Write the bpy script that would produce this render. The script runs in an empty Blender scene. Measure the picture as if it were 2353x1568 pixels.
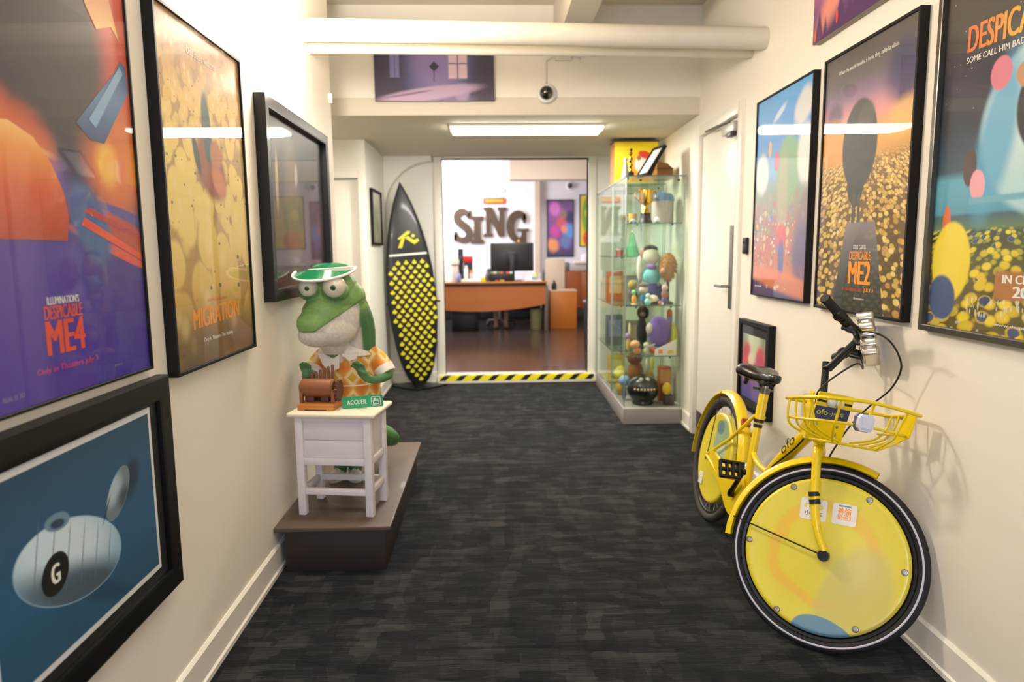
import bpy, bmesh, math, random
from mathutils import Vector, Matrix, Quaternion
random.seed(7)
PI = math.pi
sc = bpy.context.scene
col = sc.collection

# ------------------------------------------------------------------ camera, world, lights, exposure
H = 1.45
cam_d = bpy.data.cameras.new('camera'); cam = bpy.data.objects.new('camera', cam_d); col.objects.link(cam)
cam_d.sensor_width = 36.0; cam_d.lens = 1580.0/2353.0*36.0; cam_d.clip_start = .02
pit, yaw, rol = map(math.radians, (7.37445607, 1.70313938, -0.54131978))
f_ = Vector((math.sin(yaw)*math.cos(pit), math.cos(yaw)*math.cos(pit), -math.sin(pit)))
r_ = Vector((math.cos(yaw), -math.sin(yaw), 0)); u_ = r_.cross(f_)
r2 = math.cos(rol)*r_ + math.sin(rol)*u_; u2 = -math.sin(rol)*r_ + math.cos(rol)*u_
M4 = Matrix(((r2.x, u2.x, -f_.x, 0), (r2.y, u2.y, -f_.y, 0), (r2.z, u2.z, -f_.z, H), (0, 0, 0, 1)))
cam.matrix_world = M4
cam_d.dof.use_dof = True; cam_d.dof.focus_distance = 2.5; cam_d.dof.aperture_fstop = 2.2
sc.camera = cam
sc.view_settings.view_transform = 'Standard'; sc.view_settings.look = 'None'
sc.view_settings.gamma = 1.0; sc.view_settings.use_curve_mapping = False
sc.view_settings.exposure = 0.92
sc.cycles.use_denoising = True
sc.cycles.max_bounces = 8; sc.cycles.transparent_max_bounces = 24
sc.cycles.sample_clamp_indirect = 6.0
w = bpy.data.worlds.new('world'); sc.world = w; w.use_nodes = True
w.node_tree.nodes['Background'].inputs[0].default_value = (.75, .85, 1, 1)
w.node_tree.nodes['Background'].inputs[1].default_value = .35

def light(name, kind, loc, energy, color, size=None, sy=None, look=None, spread=None):
    d = bpy.data.lights.new(name, kind); d.energy = energy; d.color = color
    if kind == 'AREA':
        d.shape = 'RECTANGLE'; d.size = size; d.size_y = sy or size
        if spread: d.spread = math.radians(spread)
    elif size is not None: d.shadow_soft_size = size
    o = bpy.data.objects.new(name, d); col.objects.link(o); o.location = loc
    if look is not None:
        o.rotation_euler = (Vector(look)-Vector(loc)).to_track_quat('-Z', 'Y').to_euler()
    return o
WARM = (1.0, .88, .72); COOL = (.66, .76, 1.0); NEUT = (1.0, .95, .88)
light('sconce_uplight', 'POINT', (-.86, 3.27, 2.50), 52, (1, .89, .74), .09)
light('sconce_downlight', 'POINT', (-.88, 3.27, 2.22), 5, (1, .87, .66), .04)
light('hall_ceiling_lamp', 'AREA', (.3, 1.2, 3.15), 15, (1, .90, .78), 1.2, .5, (.3, 1.2, 0))
light('window_daylight', 'AREA', (-.4, -2.3, 1.8), 38, COOL, 1.6, 1.6, (.4, 3, 1.0))
light('alcove_lamp', 'AREA', (.31, 5.9, 2.425), 30, NEUT, 1.1, .2, (.31, 5.9, 0))
light('side_passage_lamp', 'AREA', (-1.7, 5.4, 2.42), 7, WARM, .4, .4, (-1.7, 5.4, 0))
light('office_lamp', 'AREA', (.2, 10.2, 3.2), 80, (1, .93, .88), 2.0, 1.6, (.2, 10.6, 0))
light('office_window', 'AREA', (-2.6, 12.2, 2.0), 85, (.80, .84, 1), 2.0, 2.0, (.4, 14.3, 1.9))
light('office_wall_washer', 'AREA', (-.9, 13.2, 3.1), 26, (1, .90, .80), .8, .8, (-.9, 14.5, 2.7))

# ------------------------------------------------------------------ colour and material helpers
def s2l(c): return c/12.92 if c <= .04045 else ((c+.055)/1.055)**2.4
def C(h, g=None, b=None):
    if isinstance(h, str):
        h = h.lstrip('#'); v = [int(h[i:i+2], 16)/255 for i in (0, 2, 4)]
    else: v = [h/255, g/255, b/255]
    return tuple(s2l(x) for x in v)+(1.0,)
MATS = {}
def mat(name, c, rough=.5, metal=0., var=.06, scale=9., stretch=None, bump=0., coat=0., emit=0., ecol=None, spec=.5, sheen=0.):
    if name in MATS: return MATS[name]
    m = bpy.data.materials.new(name); m.use_nodes = True; MATS[name] = m
    nt = m.node_tree; b = nt.nodes['Principled BSDF']
    c = C(c) if isinstance(c, str) else c
    b.inputs['Base Color'].default_value = c
    b.inputs['Roughness'].default_value = rough; b.inputs['Metallic'].default_value = metal
    b.inputs['Specular IOR Level'].default_value = spec
    if coat: b.inputs['Coat Weight'].default_value = coat; b.inputs['Coat Roughness'].default_value = .08
    if sheen: b.inputs['Sheen Weight'].default_value = sheen
    if emit:
        b.inputs['Emission Color'].default_value = C(ecol) if ecol else c; b.inputs['Emission Strength'].default_value = emit
    tc = nt.nodes.new('ShaderNodeTexCoord'); mp = nt.nodes.new('ShaderNodeMapping'); nz = nt.nodes.new('ShaderNodeTexNoise')
    nt.links.new(tc.outputs['Object'], mp.inputs[0]); nt.links.new(mp.outputs[0], nz.inputs['Vector'])
    mp.inputs['Scale'].default_value = stretch or (1, 1, 1)
    nz.inputs['Scale'].default_value = scale; nz.inputs['Detail'].default_value = 3
    if var:
        mx = nt.nodes.new('ShaderNodeMix'); mx.data_type = 'RGBA'
        mx.inputs[6].default_value = tuple(min(1, x*(1-var)) for x in c[:3])+(1,)
        mx.inputs[7].default_value = tuple(min(1, x*(1+var)) for x in c[:3])+(1,)
        nt.links.new(nz.outputs['Fac'], mx.inputs[0]); nt.links.new(mx.outputs[2], b.inputs['Base Color'])
    if bump:
        bp = nt.nodes.new('ShaderNodeBump'); bp.inputs['Strength'].default_value = bump; bp.inputs['Distance'].default_value = .01
        nt.links.new(nz.outputs['Fac'], bp.inputs['Height']); nt.links.new(bp.outputs[0], b.inputs['Normal'])
    return m
def glass(name, tint='F4F8F5', f0=.04, fmax=.9, rough=0.0, thru=1.0):
    if name in MATS: return MATS[name]
    m = bpy.data.materials.new(name); m.use_nodes = True; MATS[name] = m
    nt = m.node_tree; nt.nodes.remove(nt.nodes['Principled BSDF']); N = nt.nodes.new; L = nt.links.new
    lw = N('ShaderNodeLayerWeight'); lw.inputs['Blend'].default_value = .5
    pw = N('ShaderNodeMath'); pw.operation = 'POWER'; pw.inputs[1].default_value = 5
    mr = N('ShaderNodeMapRange'); mr.inputs[3].default_value = f0; mr.inputs[4].default_value = fmax
    tr = N('ShaderNodeBsdfTransparent'); tr.inputs[0].default_value = C(tint)
    gl = N('ShaderNodeBsdfGlossy'); gl.inputs['Roughness'].default_value = rough
    mx = N('ShaderNodeMixShader')
    L(lw.outputs['Facing'], pw.inputs[0]); L(pw.outputs[0], mr.inputs[0]); L(mr.outputs[0], mx.inputs[0])
    L(tr.outputs[0], mx.inputs[1]); L(gl.outputs[0], mx.inputs[2]); L(mx.outputs[0], nt.nodes['Material Output'].inputs[0])
    return m

class Art:
    """flat printed picture: layers of soft shapes in the print's own 0..1 coordinates"""
    def __init__(s, name, W, Hh, rough=.45):
        s.m = bpy.data.materials.new(name); s.m.use_nodes = True; s.nt = s.m.node_tree; s.W = W; s.H = Hh
        s.b = s.nt.nodes['Principled BSDF']; s.b.inputs['Roughness'].default_value = rough
        tc = s.n('ShaderNodeTexCoord'); sp = s.n('ShaderNodeSeparateXYZ'); s.l(tc.outputs['Generated'], sp.inputs[0])
        s.u, s.v = sp.outputs[0], sp.outputs[2]; s.gen = tc.outputs['Generated']; s.c = None; s.asp = W/Hh
    def n(s, t): return s.nt.nodes.new(t)
    def l(s, a, b): s.nt.links.new(a, b)
    def ma(s, op, a, b=None, c=None):
        x = s.n('ShaderNodeMath'); x.operation = op
        for i, q in enumerate((a, b, c)):
            if q is None: continue
            if isinstance(q, (int, float)): x.inputs[i].default_value = q
            else: s.l(q, x.inputs[i])
        return x.outputs[0]
    def ramp(s, stops, fac=None, interp='LINEAR'):
        r = s.n('ShaderNodeValToRGB'); r.color_ramp.interpolation = interp; e = r.color_ramp.elements
        while len(e) < len(stops): e.new(.5)
        for i, (p, c) in enumerate(stops): e[i].position = p; e[i].color = C(c)
        s.l(s.v if fac is None else fac, r.inputs[0]); return r.outputs[0]
    def base(s, stops, fac=None): s.c = s.ramp(stops, fac); return s
    def over(s, mask, c, k=1.0):
        mx = s.n('ShaderNodeMix'); mx.data_type = 'RGBA'
        if k != 1: mask = s.ma('MULTIPLY', mask, k)
        s.l(mask, mx.inputs[0]); s.l(s.c, mx.inputs[6])
        if isinstance(c, str): mx.inputs[7].default_value = C(c)
        else: s.l(c, mx.inputs[7])
        s.c = mx.outputs[2]; return s
    def ell(s, cx, cy, rx, ry, rot=0, soft=.3, wob=0):
        a = math.radians(rot); x = s.ma('SUBTRACT', s.u, cx); y = s.ma('MULTIPLY', s.ma('SUBTRACT', s.v, cy), 1/s.asp)
        ry = ry/s.asp
        xr = s.ma('ADD', s.ma('MULTIPLY', x, math.cos(a)/rx), s.ma('MULTIPLY', y, math.sin(a)/rx))
        yr = s.ma('ADD', s.ma('MULTIPLY', x, -math.sin(a)/ry), s.ma('MULTIPLY', y, math.cos(a)/ry))
        d = s.ma('SQRT', s.ma('ADD', s.ma('MULTIPLY', xr, xr), s.ma('MULTIPLY', yr, yr)))
        if wob: d = s.ma('ADD', d, s.ma('MULTIPLY', s.ma('SUBTRACT', s.noise(6), .5), wob))
        return s.rng(d, 1+soft*.5, 1-soft*.5)
    def rng(s, x, a, b):
        r = s.n('ShaderNodeMapRange'); r.interpolation_type = 'SMOOTHSTEP'; r.inputs[1].default_value = a; r.inputs[2].default_value = b
        # smoothstep needs a<b: flip outputs when a>b
        if a > b: r.inputs[1].default_value = b; r.inputs[2].default_value = a; r.inputs[3].default_value = 1; r.inputs[4].default_value = 0
        s.l(x, r.inputs[0]); return r.outputs[0]
    def box(s, x0, x1, y0, y1, e=.004):
        a = s.ma('MULTIPLY', s.rng(s.u, x0-e, x0+e), s.rng(s.u, x1+e, x1-e))
        return s.ma('MULTIPLY', a, s.ma('MULTIPLY', s.rng(s.v, y0-e, y0+e), s.rng(s.v, y1+e, y1-e)))
    def noise(s, scale, stretch=(1, 1, 1), detail=3):
        mp = s.n('ShaderNodeMapping'); mp.inputs['Scale'].default_value = (stretch[0]*s.asp, 1, stretch[2]); s.l(s.gen, mp.inputs[0])
        nz = s.n('ShaderNodeTexNoise'); nz.inputs['Scale'].default_value = scale; nz.inputs['Detail'].default_value = detail
        s.l(mp.outputs[0], nz.inputs['Vector']); return nz.outputs['Fac']
    def voro(s, scale, stretch=(1, 1), persp=None, rnd=1.0):
        if persp:   # rows shrink towards the far line at height persp
            d = s.ma('MAXIMUM', s.ma('SUBTRACT', persp, s.v), .02)
            x = s.ma('DIVIDE', s.ma('MULTIPLY', s.ma('SUBTRACT', s.u, .5), s.asp*.6), s.ma('POWER', d, .55))
            y = s.ma('MULTIPLY', s.ma('POWER', d, .42), -2.3)
            cb = s.n('ShaderNodeCombineXYZ'); s.l(x, cb.inputs[0]); s.l(y, cb.inputs[1]); vec = cb.outputs[0]
        else:
            mp = s.n('ShaderNodeMapping'); mp.inputs['Scale'].default_value = (stretch[0]*s.asp, 1, stretch[1]); s.l(s.gen, mp.inputs[0]); vec = mp.outputs[0]
        vo = s.n('ShaderNodeTexVoronoi'); vo.inputs['Scale'].default_value = scale; vo.inputs['Randomness'].default_value = rnd
        s.l(vec, vo.inputs['Vector']); return vo.outputs['Distance'], vo.outputs['Color']
    def rc(s, colr, stops):
        sp = s.n('ShaderNodeSeparateColor'); s.l(colr, sp.inputs[0]); return s.ramp(stops, sp.outputs[0], 'CONSTANT')
    def done(s):
        s.l(s.c, s.b.inputs['Base Color']); return s.m

# ------------------------------------------------------------------ mesh helpers
class MB:
    def __init__(s): s.v = []; s.f = []; s.mi = []
    def add(s, vs, fs, M=None, mi=0):
        b = len(s.v); s.v += [tuple(M @ Vector(v)) if M is not None else tuple(v) for v in vs]
        s.f += [tuple(i+b for i in f) for f in fs]; s.mi += [mi]*len(fs); return s
    def box(s, x0, x1, y0, y1, z0, z1, M=None, mi=0):
        vs = [(x, y, z) for x in (x0, x1) for y in (y0, y1) for z in (z0, z1)]
        return s.add(vs, [(0, 1, 3, 2), (4, 6, 7, 5), (0, 4, 5, 1), (2, 3, 7, 6), (0, 2, 6, 4), (1, 5, 7, 3)], M, mi)
    def rbox(s, x0, x1, y0, y1, z0, z1, r=.004, seg=2, M=None, mi=0):
        bm = bmesh.new(); bmesh.ops.create_cube(bm, size=1)
        for v in bm.verts: v.co = Vector(((x0+x1)/2+v.co.x*(x1-x0), (y0+y1)/2+v.co.y*(y1-y0), (z0+z1)/2+v.co.z*(z1-z0)))
        bmesh.ops.bevel(bm, geom=bm.edges[:], offset=min(r, .49*min(x1-x0, y1-y0, z1-z0)), segments=seg, affect='EDGES', profile=.5)
        bm.verts.index_update()
        s.add([v.co[:] for v in bm.verts], [[v.index for v in f.verts] for f in bm.faces], M, mi); bm.free(); return s
    def tube(s, path, r, n=10, closed=False, M=None, mi=0, caps=True):
        P = [Vector(p) for p in path]; k = len(P); R = r if isinstance(r, (list, tuple)) else [r]*k
        T = []
        for i in range(k):
            a = P[(i-1) % k] if (closed or i > 0) else P[i]; b = P[(i+1) % k] if (closed or i < k-1) else P[i]
            T.append((b-a).normalized())
        nrm = T[0].orthogonal().normalized(); vs = []; prev = T[0]
        for i in range(k):
            q = prev.rotation_difference(T[i]); nrm = (q @ nrm); nrm = (nrm-T[i]*nrm.dot(T[i])).normalized(); prev = T[i]
            bn = T[i].cross(nrm)
            for j in range(n):
                a = 2*PI*j/n; vs.append(P[i]+(nrm*math.cos(a)+bn*math.sin(a))*R[i])
        fs = []
        for i in range(k if closed else k-1):
            i2 = (i+1) % k
            for j in range(n): fs.append((i*n+j, i*n+(j+1) % n, i2*n+(j+1) % n, i2*n+j))
        if caps and not closed: fs += [tuple(range(n))[::-1], tuple((k-1)*n+j for j in range(n))]
        return s.add(vs, fs, M, mi)
    def cyl(s, a, b, r, n=20, r2=None, M=None, mi=0): return s.tube([a, b], [r, r if r2 is None else r2], n, M=M, mi=mi)
    def lathe(s, prof, n=28, M=None, mi=0, sx=1, sy=1):
        vs = []; fs = []; k = len(prof)
        for r, z in prof:
            for j in range(n):
                a = 2*PI*j/n; vs.append((max(r, 1e-4)*math.cos(a)*sx, max(r, 1e-4)*math.sin(a)*sy, z))
        for i in range(k-1):
            for j in range(n): fs.append((i*n+j, i*n+(j+1) % n, (i+1)*n+(j+1) % n, (i+1)*n+j))
        fs += [tuple(range(n))[::-1], tuple((k-1)*n+j for j in range(n))]
        return s.add(vs, fs, M, mi)
    def ball(s, c, r, n=18, m=10, M=None, mi=0, rot=None):
        r = (r, r, r) if isinstance(r, (int, float)) else r; vs = []; R = rot or Matrix.Identity(3); c = Vector(c)
        for i in range(m+1):
            t = PI*i/m
            for j in range(n):
                a = 2*PI*j/n; vs.append(c+R @ Vector((r[0]*max(math.sin(t), 1e-4)*math.cos(a), r[1]*max(math.sin(t), 1e-4)*math.sin(a), -r[2]*math.cos(t))))
        fs = [(i*n+j, i*n+(j+1) % n, (i+1)*n+(j+1) % n, (i+1)*n+j) for i in range(m) for j in range(n)]
        return s.add(vs, fs, M, mi)
    def prism(s, pts, y0, y1, M=None, mi=0):
        """outline pts (x,z), extruded from y0 (front) to y1 (back)"""
        A = sum(pts[i][0]*pts[(i+1) % len(pts)][1]-pts[(i+1) % len(pts)][0]*pts[i][1] for i in range(len(pts)))
        if A < 0: pts = pts[::-1]
        n = len(pts); vs = [(x, y0, z) for x, z in pts]+[(x, y1, z) for x, z in pts]
        fs = [tuple(range(n)), tuple(range(n, 2*n))[::-1]]+[(i, i+n, (i+1) % n+n, (i+1) % n) for i in range(n)]
        return s.add(vs, fs, M, mi)
    def flat(s, pts, y, M=None, mi=0):
        A = sum(pts[i][0]*pts[(i+1) % len(pts)][1]-pts[(i+1) % len(pts)][0]*pts[i][1] for i in range(len(pts)))
        if A < 0: pts = pts[::-1]
        return s.add([(x, y, z) for x, z in pts], [tuple(range(len(pts)))], M, mi)
    def mesh(s, name, mats, smooth=True, ang=38):
        me = bpy.data.meshes.new(name); me.from_pydata([tuple(v) for v in s.v], [], s.f)
        mats = mats if isinstance(mats, (list, tuple)) else [mats]
        for m in mats: me.materials.append(m)
        if len(mats) > 1: me.polygons.foreach_set('material_index', s.mi)
        me.update()
        if smooth:
            me.polygons.foreach_set('use_smooth', [True]*len(me.polygons)); me.set_sharp_from_angle(angle=math.radians(ang))
        return me
    def build(s, name, mats, parent=None, loc=None, rot=None, smooth=True, ang=38):
        return link(name, s.mesh(name, mats, smooth, ang), parent, loc, rot)
def link(name, me, parent=None, loc=None, rot=None):
    o = bpy.data.objects.new(name, me); col.objects.link(o)
    if parent: o.parent = parent
    if loc is not None: o.location = loc
    if rot is not None: o.rotation_euler = rot
    return o
def tag(o, label, cat, group=None):
    o['label'] = label; o['category'] = cat
    if group: o['group'] = group
    return o
def empty(name, label, cat, loc=(0, 0, 0), rot=(0, 0, 0), group=None):
    o = bpy.data.objects.new(name, None); col.objects.link(o); o.location = loc; o.rotation_euler = rot; o.empty_display_size = .1
    return tag(o, label, cat, group)
def struct(o): o['kind'] = 'structure'; return o
def circle(c, r, n, ax='z', a0=0, a1=2*PI, closed=True):
    k = n if closed else n+1; out = []
    for i in range(k):
        a = a0+(a1-a0)*i/n; x, y = r*math.cos(a), r*math.sin(a)
        out.append((c[0]+x, c[1]+y, c[2]) if ax == 'z' else (c[0]+x, c[1], c[2]+y) if ax == 'y' else (c[0], c[1]+x, c[2]+y))
    return out
def rrect(x0, x1, z0, z1, r, n=4):
    pts = []
    for cx, cz, a in ((x1-r, z0+r, -PI/2), (x1-r, z1-r, 0), (x0+r, z1-r, PI/2), (x0+r, z0+r, PI)):
        pts += [(cx+r*math.cos(a+PI/2*i/n), cz+r*math.sin(a+PI/2*i/n)) for i in range(n+1)]
    return pts
def spline(pts, k=6):
    P = [Vector(p) for p in pts]; P = [P[0]*2-P[1]]+P+[P[-1]*2-P[-2]]; out = []
    for i in range(1, len(P)-2):
        for j in range(k):
            t = j/k; a, b, c, d = P[i-1:i+3]
            out.append(.5*((2*b)+(c-a)*t+(2*a-5*b+4*c-d)*t*t+(3*b-a-3*c+d)*t**3))
    return out+[P[-2]]
def lettering(body, bold=0.0, extrude=0.0, shear=0.0):
    cu = bpy.data.curves.new('t', 'FONT'); cu.body = body; cu.offset = bold; cu.extrude = extrude; cu.shear = shear; cu.resolution_u = 4
    o = bpy.data.objects.new('t', cu); col.objects.link(o); bpy.context.view_layer.update()
    me = bpy.data.meshes.new_from_object(o.evaluated_get(bpy.context.evaluated_depsgraph_get()))
    bpy.data.objects.remove(o); bpy.data.curves.remove(cu); return me
def text(body, x0, x1, z0, z1, y, m, parent, bold=0.02, extrude=0.0, M=None, tilt=0.0, name='lettering', shear=0.0, arch=None):
    """fit a line of writing into the box x0..x1, z0..z1 of the local XZ plane, facing -Y"""
    src = lettering(body, 0.0, extrude, shear)
    # heavier strokes: three thin layers of the same letters, shifted sideways
    vs0 = [v.co.copy() for v in src.vertices]; fs0 = [tuple(f.vertices) for f in src.polygons]; bpy.data.meshes.remove(src)
    sh = [(0.0, 0.0)] if bold < .004 else [(-bold, 0.0), (0.0, .00008), (bold, .00016)]
    vs = []; fs = []
    for dx, dz in sh: b0 = len(vs); vs += [Vector((v.x+dx, v.y, v.z*0+dz)) for v in vs0]; fs += [tuple(i+b0 for i in f) for f in fs0]
    me = bpy.data.meshes.new(name); me.from_pydata([tuple(v) for v in vs], [], fs)
    xs = [v.x for v in vs]; ys = [v.y for v in vs]
    a, b, c, d = min(xs), max(xs), min(ys), max(ys)
    for v in me.vertices:
        fx = (v.co.x-a)/(b-a); x = x0+fx*(x1-x0); z = z0+(v.co.y-c)/(d-c)*(z1-z0)+tilt*fx; zz = v.co.z
        p = Vector((x, y-zz, z)); v.co = M @ p if M is not None else p
    me.materials.clear(); me.materials.append(m); me.name = name
    return link(name, me, parent)
# ------------------------------------------------------------------ room materials
K = .02                                       # the right wall splays a little
def xr(y): return 1.54+K*(y-2.3)
RANG = -math.atan(K)
WALL = mat('wall_paint', 'F3ECDF', .55, var=.015, scale=3, bump=.015)
WALL2 = mat('wall_paint_cool', 'EFEDE4', .55, var=.015, scale=3)
TRIM = mat('trim_gloss_paint', 'F2EDE2', .35, var=.02)
CEIL = mat('ceiling_paint', 'D9D0BE', .7, var=.02)
BLACK = mat('black_frame', '0C0908', .55, var=.1, spec=.25)
BLK2 = mat('black_plastic', '141416', .38, var=.08)
STEEL = mat('brushed_steel', '8F8E8B', .32, 1.0, var=.06, stretch=(1, 1, .05), scale=60)
CHROME = mat('chrome', 'DAD8D2', .12, 1.0, var=.03)
WHITE = mat('white_plastic', 'EDEBE6', .4, var=.02)
PANE = glass('picture_glass', 'FDFDFD', .018, .42)

def carpet():
    m = bpy.data.materials.new('carpet'); m.use_nodes = True; nt = m.node_tree; b = nt.nodes['Principled BSDF']; N = nt.nodes.new; L = nt.links.new
    tc = N('ShaderNodeTexCoord')
    def noise(scale, st, det=2):
        mp = N('ShaderNodeMapping'); mp.inputs['Scale'].default_value = st; L(tc.outputs['Object'], mp.inputs[0])
        z = N('ShaderNodeTexNoise'); z.inputs['Scale'].default_value = scale; z.inputs['Detail'].default_value = det; L(mp.outputs[0], z.inputs['Vector']); return z.outputs['Fac']
    def cells(sx, sy, ox):
        mp = N('ShaderNodeMapping'); mp.inputs['Scale'].default_value = (sx, sy, 1); mp.inputs['Location'].default_value = (ox, ox*.7, 0); L(tc.outputs['Object'], mp.inputs[0])
        z = N('ShaderNodeTexVoronoi'); z.distance = 'CHEBYCHEV'; z.inputs['Scale'].default_value = 1; z.inputs['Randomness'].default_value = .85; L(mp.outputs[0], z.inputs['Vector'])
        s = N('ShaderNodeSeparateColor'); L(z.outputs['Color'], s.inputs[0]); return s.outputs[0]
    def math_(op, a, c):
        x = N('ShaderNodeMath'); x.operation = op
        for i, q in enumerate((a, c)):
            if isinstance(q, (int, float)): x.inputs[i].default_value = q
            else: L(q, x.inputs[i])
        return x.outputs[0]
    v = math_('MULTIPLY', cells(8, 17, 0), .26)
    v = math_('ADD', v, math_('MULTIPLY', cells(3.2, 26, 3.1), .22))
    v = math_('ADD', v, math_('MULTIPLY', cells(13, 4.5, 7.7), .20))
    v = math_('ADD', v, math_('MULTIPLY', noise(1, (9, 190, 1), 4), .62))
    v = math_('SUBTRACT', v, .15)
    r = N('ShaderNodeValToRGB'); e = r.color_ramp.elements; e[0].position = .18; e[1].position = .85
    e[0].position = .22; e[1].position = .82; e[0].color = C('0B0B0D'); e[1].color = C('3A3938'); x = e.new(.5); x.color = C('1C1C1E')
    L(v, r.inputs[0]); L(r.outputs[0], b.inputs['Base Color']); b.inputs['Roughness'].default_value = .95; b.inputs['Specular IOR Level'].default_value = .1; b.inputs['Sheen Weight'].default_value = .05; b.inputs['Sheen Roughness'].default_value = .5
    bp = N('ShaderNodeBump'); bp.inputs['Strength'].default_value = .35; bp.inputs['Distance'].default_value = .004
    L(noise(1, (40, 300, 1), 3), bp.inputs['Height']); L(bp.outputs[0], b.inputs['Normal'])
    return m
CARPET = carpet()

# ------------------------------------------------------------------ room shell
YB, YE = 7.65, 14.5                           # doorway wall, far office wall
struct(MB().box(-2.4, 2.2, -2.6, YB+.02, -.1, 0).build('floor', CARPET, smooth=False))
def mb_right(s0, s1, z0, z1, t=.14, m=None):
    """slab of the splayed right wall between distances y=s0..s1"""
    m = m or MB(); a = [(xr(s0), s0), (xr(s1), s1), (xr(s1)+t, s1), (xr(s0)+t, s0)]
    vs = [(x, y, z) for z in (z0, z1) for x, y in a]
    m.add(vs, [(0, 3, 2, 1), (4, 5, 6, 7), (0, 1, 5, 4), (1, 2, 6, 5), (2, 3, 7, 6), (3, 0, 4, 7)]); return m
D0, D1, DZ = 4.42, 5.29, 2.30                 # door opening in the right wall
w_ = MB(); mb_right(-2.6, D0, 0, 3.3, m=w_); mb_right(D1, YB+.1, 0, 3.3, m=w_); mb_right(D0, D1, DZ, 3.3, m=w_)
struct(w_.build('wall_right', WALL, smooth=False))
struct(MB().box(-1.14, -1.0, -2.6, 4.55, 0, 3.3).build('wall_left', WALL, smooth=False))
struct(MB().box(-2.4, 2.2, -2.74, -2.6, 0, 3.3).build('wall_behind', WALL, smooth=False))
struct(MB().box(-2.4, -2.26, 4.4, 6.5, 0, 2.474).build('wall_side_passage', WALL, smooth=False))
struct(MB().box(-2.4, -1.14, 4.3, 4.44, 0, 3.3).build('wall_passage_near', WALL, smooth=False))
# alcove: facing wall with the narrow door, side wall, doorway wall
w_ = MB(); w_.box(-2.4, -1.98, 6.45, 6.6, 0, 2.474); w_.box(-1.98, -1.2, 6.45, 6.6, 2.13, 2.474); w_.box(-1.2, -1.13, 6.45, 6.6, 0, 2.474); w_.box(-1.27, -1.13, 6.6, YB, 0, 2.474)
struct(w_.build('wall_alcove', WALL2, smooth=False))
OX0, OX1, OZ = -.52, 1.08, 2.46
w_ = MB(); w_.box(-1.3, OX0, YB, YB+.14, 0, 3.3); w_.box(OX1, 2.2, YB, YB+.14, 0, 3.3); w_.box(OX0, OX1, YB, YB+.14, OZ, 3.3)
struct(w_.build('wall_back', WALL2, smooth=False))
struct(MB().box(-2.4, 1.75, 5.35, YB+.05, 2.474, 2.60).build('ceiling_alcove', CEIL, smooth=False))
struct(MB().box(-2.4, 1.75, 5.35, 5.50, 2.601, 3.26).build('wall_beam', WALL, smooth=False))
struct(MB().box(-2.4, 1.9, -2.74, 5.6, 3.26, 3.36).build('ceiling', CEIL, smooth=False))
struct(MB().box(.49, .67, -2.6, 5.349, 2.90, 3.259).build('trim_1', mat('beam_paint', 'D2CABC', .6, var=.02), smooth=False))
for n, (x0, x1) in enumerate(((-.62, -.46), (1.38, 1.50))):
    pass
# skirting
def skirting(name, path_fn, y0, y1):
    m = MB(); prof = [(0, 0), (.020, 0), (.020, .018), (.013, .024), (.013, .118), (.004, .128), (0, .128)]
    vs = []
    for y in (y0, y1):
        for d, z in prof: x, yy = path_fn(y, d); vs.append((x, yy, z))
    n = len(prof); m.add(vs, [(i, (i+1) % n, (i+1) % n+n, i+n) for i in range(n)]+[tuple(range(n)), tuple(range(n, 2*n))[::-1]])
    bm_fix(m); return struct(m.build(name, TRIM, smooth=False))
def bm_fix(m):
    bm = bmesh.new(); vs = [bm.verts.new(v) for v in m.v]
    for f in m.f: bm.faces.new([vs[i] for i in f])
    bmesh.ops.recalc_face_normals(bm, faces=bm.faces[:]); bm.verts.index_update()
    m.f = [tuple(v.index for v in f.verts) for f in bm.faces]; bm.free()
skirting('baseboard_left', lambda y, d: (-1.0+d, y), -2.5, 4.55)
skirting('baseboard_right', lambda y, d: (xr(y)-d, y), -2.5, 4.345)
skirting('baseboard_right_far', lambda y, d: (xr(y)-d, y), 5.365, 7.64)
skirting('baseboard_alcove', lambda y, d: (-1.13+d, y), 6.46, 7.64)
skirting('baseboard_back', lambda y, d: (y, 7.65-d), -1.10, -.62)
# curved plaster brace in the alcove corner
pts = [(-1.13, 2.474)]+[(-.60+(-.53)*math.sin(a*PI/2/14), 2.40-.56*(1-math.cos(a*PI/2/14))) for a in range(15)]+[(-1.13, 1.84)]
pts = [(-1.128, 2.472), (-.62, 2.472), (-.62, 2.42)]+[(-.62-.508*math.sin(t*PI/2), 2.42-.55*(1-math.cos(t*PI/2))) for t in [i/14 for i in range(1, 15)]]
struct(MB().prism(pts, 7.50, 7.649).build('trim_2', WALL2))
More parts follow.
